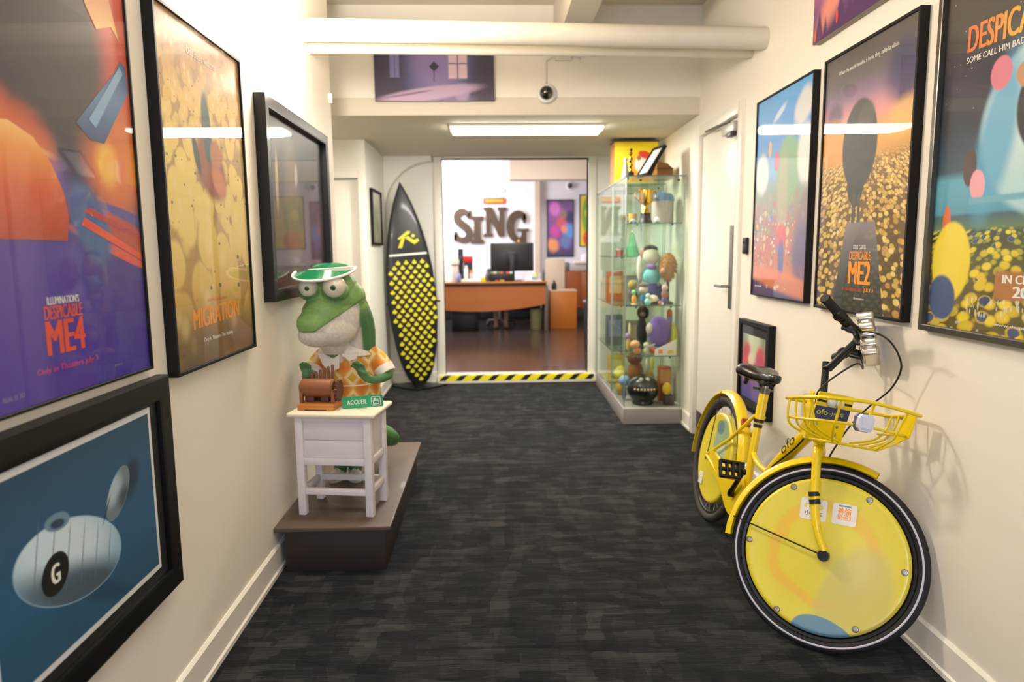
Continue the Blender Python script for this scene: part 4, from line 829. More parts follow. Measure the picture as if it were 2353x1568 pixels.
def disc_art(front):
    m = bpy.data.materials.new('wheel_disc_print'); m.use_nodes = True; nt = m.node_tree; b = nt.nodes['Principled BSDF']; N = nt.nodes.new; L = nt.links.new
    tc = N('ShaderNodeTexCoord'); sp = N('ShaderNodeSeparateXYZ'); L(tc.outputs['Generated'], sp.inputs[0])
    def ma(op, a, c=0, d=None):
        x = N('ShaderNodeMath'); x.operation = op
        for i, q in enumerate((a, c, d)):
            if q is None: continue
            if isinstance(q, (int, float)): x.inputs[i].default_value = q
            else: L(q, x.inputs[i])
        return x.outputs[0]
    nz = N('ShaderNodeTexNoise'); nz.inputs['Scale'].default_value = 5; L(tc.outputs['Generated'], nz.inputs['Vector'])
    def lay(cur, mask, c, k=1):
        mx = N('ShaderNodeMix'); mx.data_type = 'RGBA'; L(ma('MULTIPLY', mask, k), mx.inputs[0])
        if isinstance(cur, str): mx.inputs[6].default_value = C(cur)
        else: L(cur, mx.inputs[6])
        mx.inputs[7].default_value = C(c); return mx.outputs[2]
    def dist(cx, cy, rx, ry):
        x = ma('DIVIDE', ma('SUBTRACT', sp.outputs[0], cx), rx); y = ma('DIVIDE', ma('SUBTRACT', sp.outputs[2], cy), ry)
        return ma('SQRT', ma('ADD', ma('MULTIPLY', x, x), ma('MULTIPLY', y, y)))
    def sm(x, a, c):
        r = N('ShaderNodeMapRange'); r.interpolation_type = 'SMOOTHSTEP'; r.inputs[1].default_value = a; r.inputs[2].default_value = c; r.inputs[3].default_value = 1; r.inputs[4].default_value = 0; L(x, r.inputs[0]); return r.outputs[0]
    cur = lay('E6D63C', nz.outputs['Fac'], 'E2CE30', .6)
    if front:
        d = dist(.5, .5, 1, 1); d = ma('ADD', d, ma('MULTIPLY', ma('SUBTRACT', nz.outputs['Fac'], .5), .12))
        cur = lay(cur, ma('MULTIPLY', sm(ma('ABSOLUTE', ma('SUBTRACT', d, .31)), .02, .055), sm(dist(.42, .5, .45, .5), .9, 1.1)), 'F3B33C', .55)
        cur = lay(cur, sm(dist(.76, .30, .22, .40), .8, 1.08), 'D2C565', .8)
        cur = lay(cur, sm(dist(.70, .02, .22, .13), .93, 1.0), '4C86A8', .9)
    else:
        cur = lay(cur, sm(dist(.62, .72, .2, .26), .8, 1.1), '5E9E9E', .7); cur = lay(cur, sm(dist(.70, .60, .12, .12), .8, 1.1), 'C9DCCB', .7); cur = lay(cur, sm(dist(.52, .85, .12, .08), .8, 1.1), '3F7C8C', .7)
    L(cur, b.inputs['Base Color']); b.inputs['Roughness'].default_value = .32; b.inputs['Coat Weight'].default_value = .25; return m
def wheel(c, st, nm, Rd, art, tm):
    t = bpart(ring(c, RW-.022, tyre), nm+'_tyre', tm, st=st)
    bpart(ring(c, RW-.022, rim), 'rim', mat('rim_black', '1C1A1C', .4, .4, var=.05), t, st=st)
    d = MB(); prof = [(.012, -.030), (Rd*.5, -.027), (Rd-.02, -.022), (Rd-.012, -.024), (Rd-.004, -.021), (Rd, -.016), (Rd, .016), (Rd-.02, .022), (.012, .030)]
    n = 72; vs = [(c[0]+r*math.cos(2*PI*j/n), y, c[2]+r*math.sin(2*PI*j/n)) for r, y in prof for j in range(n)]
    d.add(vs, [(i*n+j, i*n+(j+1) % n, (i+1)*n+(j+1) % n, (i+1)*n+j) for i in range(len(prof)-1) for j in range(n)]+[tuple(range(n)), tuple((len(prof)-1)*n+j for j in range(n))[::-1]]); bm_fix(d)
    # the print needs unrotated coordinates: build flat, then turn the object's vertices
    dd = d.build(nm+'_disc', art, bk)
    if st: dd.matrix_local = ST
    h = MB(); h.cyl((c[0], -.062, c[2]), (c[0], .062, c[2]), .007, 12); h.cyl((c[0], -.066, c[2]), (c[0], -.048, c[2]), .019, 16, .022); h.cyl((c[0], .048, c[2]), (c[0], .066, c[2]), .022, 16, .019)
    bpart(h, nm+'_hub', mat('hub_black', '191714', .35, .5), bk, st=st); return t, dd
tf, df = wheel(cF, True, 'front_wheel', .282, disc_art(True), RUB)
bpart(ring(cF, RW-.022, [(.0035*math.cos(t)-.001, -.0238+.0016*math.sin(t)) for t in [2*PI*i/8 for i in range(8)]], 96), 'reflective_stripe', mat('reflective_grey', 'C9C6D2', .4, var=.03), tf, st=True)
tr_, dr_ = wheel(cR, False, 'rear_wheel', .245, disc_art(False), RUBG)
m = MB()
for k in range(28):
    a = 2*PI*k/28+.1; m.cyl((.20*math.cos(a), -.012 if k % 2 else .012, RW+.20*math.sin(a)), (.286*math.cos(a+.08), 0, RW+.286*math.sin(a+.08)), .0016, 5)
bpart(m, 'spokes', mat('spoke_steel', 'A9A59E', .3, 1), tr_)
RIV = mat('rivet_grey', '9A968A', .35, .8)
for x, z in ((.995, .522), (1.245, .598), (.930, .263), (1.119, .080), (1.436, .417), (1.373, .158)):
    M_ = Matrix.Translation((x, -.0215, z)) @ Matrix.Rotation(PI/2, 4, 'X')
    MB().lathe([(.012, -.004), (.012, .002), (.0095, .005), (.006, .0055), (.0055, .002), (0, .002)], 14, M=M_).build('rivet', RIV, df)
# stickers on the front disc
PAP = mat('sticker_white', 'EDE8E2', .5, var=.01)
def quad_frame(tl, tr, bl_, y):
    tl, tr, bl_ = (Vector((p[0], y, p[1])) for p in (tl, tr, bl_)); X = (tr-tl).normalized(); Z = (tl-bl_); Z = (Z-X*Z.dot(X)).normalized(); Y = Z.cross(X)
    return Matrix(((X.x, Y.x, Z.x, bl_.x), (X.y, Y.y, Z.y, bl_.y), (X.z, Y.z, Z.z, bl_.z), (0, 0, 0, 1))), (tr-tl).length, Z.dot(tl-bl_)
for tl, tr, bl_, k in (((1.035, .502), (1.123, .528), (1.058, .426), 0), ((1.140, .533), (1.218, .557), (1.164, .460), 1)):
    M_, Wq, Hq = quad_frame(tl, tr, bl_, -.0275)
    s = MB().prism(rrect(0, Wq, 0, Hq, .008), -.0008, .0004, M=M_).build('sticker', PAP, df)
    if k == 0:
        text('ofo', .012, Wq-.012, Hq*.52, Hq*.86, -.0010, INK_Y, s, .02, M=M_); text('小黄车', .016, Wq-.014, Hq*.18, Hq*.42, -.0010, INK_D, s, .0, M=M_)
    else:
        text('神偷', .018, Wq-.018, Hq*.50, Hq*.82, -.0010, INK_O, s, .03, M=M_); text('奶爸3', .018, Wq-.018, Hq*.22, Hq*.50, -.0010, INK_O, s, .03, M=M_)
        MB().flat([(.02, Hq*.86), (Wq-.02, Hq*.86), (Wq-.02, Hq*.93), (.02, Hq*.93)], -.0010, M=M_).build('printed_line', mat('ink_blue', '5E8FC0', .5, var=0), s, smooth=False)
M_, Wq, Hq = quad_frame((-.145, .215), (-.085, .225), (-.14, .150), -.0275)
s = MB().prism(rrect(0, Wq, 0, Hq, .006), -.0008, .0004, M=M_).build('sticker', PAP, dr_); text('ofo', .01, Wq-.01, Hq*.4, Hq*.7, -.0010, INK_Y, s, .02, M=M_)
# mudguards
def guard(c, R, a0, a1, wdt, st, nm):
    pr = []; n = 9
    for i in range(n): t = -1+2*i/(n-1); pr.append((.012*(1-t*t)-.012*abs(t)**3, wdt*t))
    pr += [(r-.0022, y*.97) for r, y in pr[::-1]]
    return bpart(ring(c, R, pr, 48, a0, a1), nm, YEL, st=st)
fg = guard(cF, .356, math.radians(82), math.radians(196), .034, True, 'front_mudguard')
rg = guard(cR, .362, math.radians(14), math.radians(192), .034, False, 'rear_mudguard')
m = MB()
for y in (-.036, .036): m.tube([(LB+.346*math.cos(math.radians(184)), y, RW+.346*math.sin(math.radians(184))), (LB, y*1.5, RW)], .0028, 7)
bpart(m, 'mudguard_stay', BLK2, fg, st=True)
m = MB()
for y in (-.036, .036): m.tube([(.354*math.cos(math.radians(104)), y*.9, RW+.36*math.sin(math.radians(104))), (.0, y*1.7, RW)], .0028, 7)
bpart(m, 'mudguard_stay', BLK2, rg)
m = MB(); m.rbox(-.020, .020, -.022, .022, -.012, .012, .004, M=Matrix.Translation((.262, 0, .605)) @ Matrix.Rotation(math.radians(40), 4, 'Y')); bpart(m, 'rear_reflector', mat('reflector_red', 'A03A24', .2, coat=.5), rg)
# frame
BB = (.475, 0, .300)
m = MB()
m.tube([(.396, 0, .785), (.410, 0, .64), (.430, 0, .45), (.455, 0, .31)], .0185, 16)
m.tube(spline([(1.03, 0, .81), (.90, 0, .722), (.74, 0, .568), (.60, 0, .405), (.49, 0, .31)], 5), [.029]*21, 18)
m.tube(spline([(.432, 0, .50), (.50, 0, .475), (.60, 0, .470), (.70, 0, .495)], 5), .0135, 12)
hd0, hd1 = p0+axs*.42, p0+axs*.56
m.tube([hd0, hd1], .0245, 18)
m.cyl((BB[0], -.045, BB[2]), (BB[0], .045, BB[2]), .026, 18)
for s in (-1, 1):
    m.tube(spline([(.0, s*.062, RW+.005), (.12, s*.060, .325), (.30, s*.050, .295), (.45, s*.040, .295)], 4), .0105, 10)
    m.tube([(.0, s*.062, RW+.01), (.22, s*.045, .50), (.405, s*.022, .675)], .0088, 10)
    m.rbox(-.022, .018, s*.062-.004, s*.062+.004, RW-.018, RW+.022, .003)
fm = bpart(m, 'frame', YEL)
m = MB(); m.tube([(.4018, 0, .728), (.4105, 0, .645)], .0225, 16); m.tube([(.396, 0, .788), (.4015, 0, .73)], .0222, 16); bpart(m, 'seat_tube_sleeve', YEL, fm)
m = MB()
for z in (.655, .630): m.tube([(.4098-.0001, 0, z+.008), (.4112, 0, z-.008)], .0236 if z > .645 else .0206, 18)
bpart(m, 'black_band', INK_D, fm)
M_, Wq, Hq = quad_frame((.770, .612), (.862, .702), (.784, .598), -.0292)
text('ofo', 0, Wq*.92, -.002, .040, -.0006, INK_D, fm, .0, M=M_)
# chain case, cranks, pedals
m = MB(); o_ = [(.04, .385), (.10, .392), (.30, .372), (.42, .390), (.50, .388), (.56, .35), (.575, .29), (.545, .225), (.48, .198), (.40, .212), (.25, .280), (.05, .310)]
m.prism([tuple(p) for p in [(q.x, q.z) for q in spline([(a, 0, c) for a, c in o_+[o_[0]]], 4)][:-1]], -.066, -.050); bpart(m, 'chain_case', YEL)
for s in (-1, 1):
    d = Vector((.125, 0, .145))*(1 if s < 0 else -1); e = Vector((BB[0], s*.085, BB[2]))+d+Vector((0, s*.012, 0))
    m = MB(); m.tube([(BB[0], s*.070, BB[2]), (BB[0], s*.090, BB[2])], .017, 14); m.tube([(BB[0], s*.083, BB[2]), e], [.013, .010], 10); m.cyl((e.x, e.y-.010, e.z), (e.x, e.y+.010, e.z), .014, 12)
    cr_ = bpart(m, 'crank', BLK2)
    M_ = Matrix.Translation((e.x, e.y+s*.062, e.z)) @ Matrix.Rotation(math.radians(52), 4, 'Y')
    m = MB(); m.cyl((0, -.05, 0), (0, .05, 0), .009, 10, M=M_)
    for x in (-.042, .030): m.rbox(x, x+.012, -.048, .048, -.013, .013, .004, M=M_)
    for y in (-.048, -.018, .010, .038): m.rbox(-.040, .040, y, y+.010, -.012, .012, .003, M=M_)
    pd = bpart(m, 'pedal', BLK2)
    for x in (-.0435, .0425): bpart(MB().rbox(x, x+.001, -.024, .024, -.006, .006, .0004, 1, M=M_), 'pedal_reflector', mat('reflector_orange', 'C76A2E', .25), pd)
# saddle
m = MB(); m.tube([(.402, 0, .72), (.392, 0, .84)], .0135, 14); bpart(m, 'seat_post', STEEL)
m = MB(); m.tube([(.399, 0, .785), (.397, 0, .812)], .0225, 16); m.rbox(.352, .385, -.012, .012, .788, .810, .003); m.tube([(.37, -.05, .800), (.365, .05, .800)], .006, 8); bpart(m, 'seat_clamp', mat('clamp_grey', '6A6862', .35, .8))
m = MB(); secs = []
for t in [i/14 for i in range(15)]:
    x = .215+.29*t; wd = .110*(1-sst((t-.10)/.62))+.030*sst((t-.10)/.62); wd *= (1-.55*max(0, (.12-t)/.12)**2)*(1-.6*max(0, (t-.90)/.1)**2); zt = .905-.018*sst((t-.2)/.3)+.012*sst((t-.7)/.3)+(-.012 if t == 0 else 0)
    th = .078*(1-sst((t-.1)/.7))+.046*sst((t-.1)/.7); secs.append((x, wd, zt, th))
n = 20; vs = []
for x, wd, zt, th in secs:
    for j in range(n):
        a = 2*PI*j/n; cx_, sx_ = math.cos(a), math.sin(a)
        y = wd*(abs(cx_)**.8)*(1 if cx_ > 0 else -1); z = zt-th/2+th/2*(abs(sx_)**.75)*(1 if sx_ > 0 else -1)-(.012*(1-abs(y)/max(wd, .001))**2 if sx_ > 0 else 0)-.10*(y*y)/.1*.2
        vs.append((x, y, z))
m.add(vs, [(i*n+j, i*n+(j+1) % n, (i+1)*n+(j+1) % n, (i+1)*n+j) for i in range(14) for j in range(n)]+[tuple(range(n)), tuple(14*n+j for j in range(n))[::-1]]); bm_fix(m)
sd = bpart(m, 'saddle', SAD, ang=60)
m = MB()
for y in (-.024, .024): m.tube(spline([(.235, y, .862), (.30, y, .835), (.42, y, .832), (.475, y*.4, .866)], 4), .0035, 7)
for y in (-.04, .04): m.tube([(.24+.0, y, .845+.0)]+[(.24+.010*math.cos(a), y+.010*math.sin(a), .82+.0035*a/2) for a in [i*.5 for i in range(38)]][:1]+[(.24, y, .80)], .012, 8)
m.rbox(.355, .425, -.03, .03, .826, .848, .004); bpart(m, 'saddle_rails', BLK2, sd)
# fork, bars (turned by the steering)
m = MB(); m.tube([p0+axs*.36, p0+axs*.42], .021, 16)
cw = p0+axs*.385
for s in (-1, 1):
    m.tube(spline([(cw.x+.002, s*.012, cw.z+.008), (cw.x+.004, s*.05, cw.z-.006), (cw.x+.022, s*.0565, cw.z-.060), (1.090, s*.057, .50), (1.135, s*.057, .415), (LB-.004, s*.056, RW+.016)], 5), [.019, .019, .019, .019, .0185]+[.0175]*5+[.0165]*5+[.0155]*5+[.0140]*5+[.012], 14)
    m.rbox(LB-.016, LB+.010, s*.053-.004, s*.053+.004, RW-.014, RW+.022, .003)
fk = bpart(m, 'fork', YEL, st=True)
m = MB()
for z in (.530, .505):
    t = (z-.415)/(.50-.415); x = 1.135+(1.090-1.135)*t
    for s in (-1, 1): m.tube([(x-.004, s*.0572, z+.007), (x+.004, s*.0568, z-.007)], .0200, 16)
bpart(m, 'black_band', INK_D, fk, st=True)
BAR = mat('bar_black', '18171A', .35, .3, var=.06)
m = MB(); m.tube([p0+axs*.56, p0+axs*.74], .014, 14); m.tube([p0+axs*.555, p0+axs*.585], .024, 16)
for y in (-.020, .020): m.tube([(.913, y*.4, 1.000), (.925, y, 1.005), (.972, y, 1.135), (.985, y, 1.150)], .0105, 10)
bpart(m, 'stem', BAR, st=True)
m = MB(); m.cyl((.985, -.034, 1.142), (.985, .034, 1.142), .021, 16)
for y in (-.026, .026): m.cyl((1.006, y, 1.128), (.964, y, 1.156), .006, 10)
bpart(m, 'bar_clamp', CHROME, st=True)
bl_ = [(.872, .335, 1.118), (.915, .22, 1.128), (.965, .10, 1.138), (.985, 0, 1.142), (.970, -.10, 1.154), (.925, -.19, 1.172), (.864, -.31, 1.190)]
hb = bpart(MB().tube(spline(bl_, 5), .0112, 12), 'handlebar', BAR, st=True)
GRP = mat('grip_rubber', '151417', .6, var=.1, scale=60)
def grip(a, b_):
    a, b_ = Vector(a), Vector(b_); d = b_-a; m = MB()
    m.tube([a+d*t for t in (0, .04, .1, .25, .5, .75, .86, .93, 1)], [.0165, .019, .0185, .0170, .0172, .0178, .024, .025, .0215], 18); return m
g = bpart(grip((.864, -.31, 1.190), (.921, -.197, 1.171)), 'grip', GRP, st=True); bpart(grip((.872, .335, 1.118), (.917, .215, 1.1285)), 'grip', GRP, st=True)
m = MB(); m.tube([(.926, -.19, 1.170), (.945, -.152, 1.164)], .020, 14); m.rbox(.93, .985, -.165, -.145, 1.135, 1.160, .005); bpart(m, 'bell_housing', BLK2, hb, st=True)
for s, z0 in ((-1, 1.158), (1, 1.134)):
    m = MB(); m.rbox(.945, .985, min(s*.118, s*.150), max(s*.118, s*.150), z0-.020, z0+.012, .006)
    m.tube(spline([(.985, s*.125, z0-.006), (.998, s*.165, z0-.012), (.965, s*.23, z0-.005), (.925, s*.285, z0+.002)], 5), [.008]*10+[.007]*6, 8)
    bpart(m, 'brake_lever', BLK2, st=True)
# chrome ribbed housing ahead of the bars
ax_n = Vector((.87, 0, .49)).normalized(); ax_z = Vector((-ax_n.z, 0, ax_n.x)); cH = Vector((1.012, 0, 1.166))
MH = Matrix(((ax_n.x, 0, ax_z.x, cH.x), (0, 1, 0, 0), (ax_n.z, 0, ax_z.z, cH.z), (0, 0, 0, 1)))
SIL = mat('silver_housing', 'D6D0C4', .25, .75, var=.05)
m = MB(); m.rbox(-.020, .020, -.095, .095, -.080, .080, .012, 3, M=MH)
for z0, z1, e in ((.052, .086, .004), (.014, .046, .0), (-.014, .010, .003), (-.052, -.018, .004), (-.086, -.056, .002)): m.rbox(-.026-e, .026+e, -.100, .100, z0, z1, .009, 3, M=MH)
dh = bpart(m, 'lamp_housing', SIL, st=True); dh['label'] = 'silver ribbed housing'
bpart(MB().rbox(-.0225, .0225, -.097, .097, .0105, .0135, .001, 1, M=MH), 'yellow_band', INK_Y, dh, st=True)
bpart(MB().rbox(-.0225, .0225, -.097, .097, -.0175, -.0145, .001, 1, M=MH), 'black_band', INK_D, dh, st=True)
# cables
CAB1 = [(1.25, -.035, 1.182), (1.22, .04, 1.165), (1.20, .10, 1.12), (1.18, .135, 1.065), (1.13, .145, .985), (1.08, .115, .905), (1.05, .08, .817), (1.05, .045, .73), (1.04, .03, .665)]
CB = mat('cable_black', '131215', .45, var=0)
def stp(p): return tuple(ST @ Vector(p))
m = MB(); m.tube(spline([stp((.985, -.135, 1.150))]+CAB1, 8), .0034, 8); bpart(m, 'brake_cable', CB)
m = MB(); m.tube(spline([stp((.985, .135, 1.125)), stp((1.03, .05, 1.06)), (1.08, .02, 1.05), (1.03, -.06, .93), (1.02, -.055, .84), (.93, -.03, .70), (.72, -.03, .52)], 8), .0034, 8); bpart(m, 'brake_cable', CB)
# front basket, fixed to the frame
BY = mat('basket_yellow', 'EED000', .3, var=.04, coat=.4)
def bz(x): return .868+(x-.98)*.21
rimp = [(.985, -.155, bz(.985)), (1.10, -.168, bz(1.10)), (1.24, -.178, bz(1.24)), (1.285, -.150, bz(1.285)+.004), (1.300, 0, bz(1.3)+.012), (1.285, .165, bz(1.285)), (1.24, .195, bz(1.24)), (1.10, .235, bz(1.10)), (.985, .255, bz(.985)), (.955, .225, bz(.955)), (.950, .05, bz(.95)), (.955, -.125, bz(.955))]
rl = spline(rimp+[rimp[0]], 5)[:-1]
bs = bpart(MB().tube(rl, .0068, 10, closed=True), 'basket_rim', BY)
m = MB(); mid = spline([(1.01, -.140, .800), (1.20, -.160, .835), (1.262, -.140, .850), (1.275, 0, .858), (1.262, .150, .848), (1.20, .170, .835), (1.01, .215, .795)], 5); m.tube(mid, .0052, 8)
bot = spline([(1.03, -.075, .735), (1.16, -.080, .760), (1.20, -.055, .768), (1.20, .10, .768), (1.16, .125, .760), (1.03, .125, .735)], 5); m.tube(bot, .0052, 8)
bpart(m, 'basket_rail', BY)
def wire(a, b_, c, d): return MB().tube(spline([a, b_, c, d], 5), .0045, 8)
for k in range(4):
    x = 1.02+.066*k; bpart(wire((x, -.160-.006*k, bz(x)), (x, -.155, bz(x)-.06), (x, -.130, bz(x)-.105), (x+.01, -.045, .742+.012*k)), 'basket_wire', BY)
for k in range(4):
    x = 1.02+.066*k; bpart(wire((x, .246-.014*k, bz(x)), (x, .235-.012*k, bz(x)-.06), (x, .20-.01*k, bz(x)-.105), (x+.01, .105, .742+.012*k)), 'basket_wire', BY)
for y0, y1 in ((-.11, -.055), (.13, .105)): bpart(wire((1.293, y0, bz(1.29)+.006), (1.283, y0*.95, .89), (1.268, y0*.9, .83), (1.20, y1, .768)), 'basket_wire', BY)
bpart(MB().tube([(1.298, .005, bz(1.3)+.012), (1.278, .002, .858)], .005, 8), 'basket_wire', BY)
m = MB(); m.prism([(1.02-.03, .730), (1.19, .762), (1.19, .766), (.99, .734)], -.05, .10); bpart(m, 'basket_floor', BY)
M_ = Matrix.Translation((1.075, -.025, .745)) @ Matrix.Rotation(-PI/2, 4, 'Z') @ Matrix.Rotation(PI, 4, 'Z') @ Matrix.Rotation(math.radians(6), 4, 'X')
m = MB(); m.prism(rrect(-.068, .068, 0, .185, .006), -.003, .003, M=M_); pt = bpart(m, 'mounting_plate', BY)
for y in (-.096, .040): bpart(MB().prism([(1.02, .75), (1.075, .745), (1.06, .92), (1.03, .92)], y, y+.006), 'plate_bracket', BY)
NAVY = mat('plate_navy', '35386A', .45, var=.05)
b1 = MB().prism(rrect(-.066, .066, .082, .132, .003), -.0042, -.0031, M=M_).build('name_band', NAVY, pt)
text('ofo', -.058, -.014, .100, .122, -.0046, mat('ink_lime', 'C9CC3A', .5, var=0), b1, .02, M=M_); text('小黄车', -.006, .048, .100, .118, -.0046, mat('ink_lime', 'C9CC3A', .5, var=0), b1, .02, M=M_)
MB().prism([(-.067, .148), (.067, .148), (.067, .156), (-.067, .156)], -.0040, -.0031, M=M_).build('black_band', INK_D, pt)
for x in (-.014, .018): MB().ball(M_ @ Vector((x, -.007, .150)), .017, 16, 10).build('white_stud', mat('stud_white', 'D8D4CC', .3, var=.02, coat=.4), pt)
for x in (-.045, .035):
    for z in (.030, .062): MB().ball(M_ @ Vector((x, -.004, z)), (.0065, .005, .0065), 12, 8).build('bolt', RIV, pt)
M_ = Matrix.Translation((1.283, -.012, .872)) @ Matrix.Rotation(-PI/2, 4, 'Z') @ Matrix.Rotation(PI, 4, 'Z') @ Matrix.Rotation(math.radians(-6), 4, 'X')
LAMP = mat('reflector_clear', 'D4D6E4', .18, var=.12, scale=60, coat=.8)
m = MB(); m.prism([(-.026, -.018), (-.016, -.030), (.020, -.030), (.028, -.016), (.028, .018), (.018, .030), (-.018, .028), (-.026, .016)], -.022, .006, M=M_); m.prism([(-.016, -.018), (.018, -.018), (.018, .018), (-.016, .018)], -.028, -.0215, M=M_); rf = bpart(m, 'front_reflector', LAMP, smooth=False)
m = MB(); m.prism([(-.029, -.020), (-.018, -.033), (.022, -.033), (.031, -.018), (.031, .020), (.020, .033), (-.020, .031), (-.029, .018)], -.004, .008, M=M_); bpart(m, 'reflector_back', mat('grey_plastic', '5A5866', .4), rf, smooth=False)
m = MB(); m.prism([(1.20, .80), (1.275, .845), (1.285, .925), (1.235, .915)], .165, .169); bpart(m, 'side_plate', BY)
# side stand
m = MB(); m.tube([(.40, .045, .29), (.36, .09, .16), (.33, .13, .045)], .009, 10); bpart(m, 'side_stand', BLK2)
# ------------------------------------------------------------------ surfboard on its stand, small frame in the alcove
sb = empty('surfboard', 'black surfboard with rows of yellow drops standing left of the doorway', 'surfboard', (-.775, 7.38, .024), (0, math.radians(-4.2), math.radians(17)))
SBH = 2.17
WS = [(0, .05), (.012, .085), (.04, .125), (.1, .178), (.2, .226), (.33, .257), (.45, .266), (.58, .252), (.7, .214), (.8, .165), (.9, .098), (.96, .044), (.99, .014), (1, .003)]
def hw(s):
    for (a, p), (b, q) in zip(WS, WS[1:]):
        if s <= b: t = (s-a)/(b-a); return p+(q-p)*t
    return .002
def yc(s): return .16*(s-.45)**2
def th(s): return .034*min(1, 6*s+.25)*min(1, 3.2*(1-s)+.12)
m = MB(); vs = []; NS, NR = 44, 24
for i in range(NS+1):
    s = i/NS
    s = s*.98+.02*(s**.5) if s > 0 else 0
    for j in range(NR):
        a = 2*PI*j/NR; c, d = math.cos(a), math.sin(a)
        vs.append((hw(s)*abs(c)**.85*(1 if c > 0 else -1), yc(s)+th(s)*abs(d)**.8*(1 if d > 0 else -1), s*SBH))
m.add(vs, [(i*NR+j, i*NR+(j+1) % NR, (i+1)*NR+(j+1) % NR, (i+1)*NR+j) for i in range(NS) for j in range(NR)]+[tuple(range(NR))[::-1], tuple(NS*NR+j for j in range(NR))]); bm_fix(m)
bd = m.build('board', mat('board_black', '17171A', .38, var=.08, coat=.15), sb, ang=60)
def onb(x, z):
    s = z/SBH; k = min(.98, abs(x)/hw(s)); return yc(s)-th(s)*(1-k**2.35)**.34-.0022
DY_ = mat('drop_yellow', 'E3D92C', .5, var=.10, scale=30); DS = mat('drop_shade', '8C8420', .5, var=.1)
drop = [(a*.88, b*.88) for a, b in [(.0, .030), (.008, .026), (.011, .016), (.026, .004), (.029, -.008), (.024, -.018), (.012, -.024), (0, -.026), (-.012, -.024), (-.024, -.018), (-.029, -.008), (-.026, .004), (-.011, .016), (-.008, .026)]]
rr = 0; m = MB(); z = .07
while z < 1.375:
    s = z/SBH
    for k in range(-4, 5):
        x = .086*(k+(.5 if rr % 2 else 0))+.012
        if abs(x) < hw(s)-.030 and x > -hw(s)+.045:
            m.add([(x+p, onb(x+p, z+q), z+q) for p, q in drop], [tuple(range(len(drop)))[::-1]])
    z += .0505; rr += 1
pt = m.build('printed_drops', DY_, bd, smooth=False); pt['kind'] = 'stuff'
m = MB(); zz = 1.405; xs_ = [-.20+.0445*i for i in range(10)]
for i in range(9): m.add([(xs_[i], onb(xs_[i], zz), zz), (xs_[i+1], onb(xs_[i+1], zz), zz), (xs_[i+1], onb(xs_[i+1], zz+.022), zz+.022), (xs_[i], onb(xs_[i], zz+.022), zz+.022)], [(0, 1, 2, 3)])
m.build('white_line', INK_W, bd, smooth=False)
m = MB()
def lg(pts): m.add([(x, onb(x, z)-.001, z) for x, z in pts], [tuple(range(len(pts)))])
def px_(x, z): return ((x-238)*.00165+.018, 1.575+(468-z)*.00165)
for poly in ([(205, 446), (220, 452), (192, 522), (166, 520), (184, 482)], [(170, 460), (236, 416), (256, 420), (250, 434), (222, 448), (180, 470)], [(214, 456), (238, 448), (272, 476), (300, 468), (307, 484), (274, 504), (248, 486)]): lg([px_(*p) for p in poly])
lg([px_(270+12*math.cos(2*PI*i/14), 449+11*math.sin(2*PI*i/14)) for i in range(14)])
bm_fix(m); m.build('emblem', mat('emblem_yellow', 'E8E02A', .5), bd, smooth=False)
sd_ = empty('board_stand', 'flat black metal stand holding the surfboard', 'stand', (-.80, 7.40, 0))
MB().prism([(-.30, 0), (0, -.26), (.30, .02), (.10, .16), (-.18, .16)], 0, .016, M=Matrix.Translation((0, .02, .0175)) @ Matrix.Rotation(-PI/2, 4, 'X')).build('base', mat('stand_black', '1A1A1B', .35, .4), sd_)
MB().rbox(-.075, -.025, .125, .150, .018, .93, .004).build('upright', mat('stand_black', '1A1A1B', .35, .4), sd_)
m = MB(); m.tube([(-.33, .135, .90), (.24, .135, .93)], .008, 10); m.tube([(-.33, .135, .90), (-.33, .04, .90)], .008, 8); m.tube([(.24, .135, .93), (.24, .02, .93)], .008, 8); m.build('arm', mat('stand_black', '1A1A1B', .35, .4), sd_)
a = Art('print_alcove', .5, .5).base([(0, 'A8A48E'), (.5, 'D8D6C2'), (1, 'E4E2D2')]); a.over(a.ell(.5, .45, .3, .3, 0, .6), '9AA88A', .6)
W_ = .56; o = empty('framed_print', 'thin black framed pale print on the alcove side wall, left of the surfboard', 'picture', (-1.13, 6.62, 1.53), (0, 0, PI/2))
frame_mesh(W_, .53, .022, .03, 'frame', BLACK, parent=o)
MB().box(.018, W_-.018, -.014, -.010, .018, .512).build('print', a.done(), o, smooth=False); MB().box(.018, W_-.018, -.020, -.0175, .018, .512).build('glass_pane', PANE, o, smooth=False)

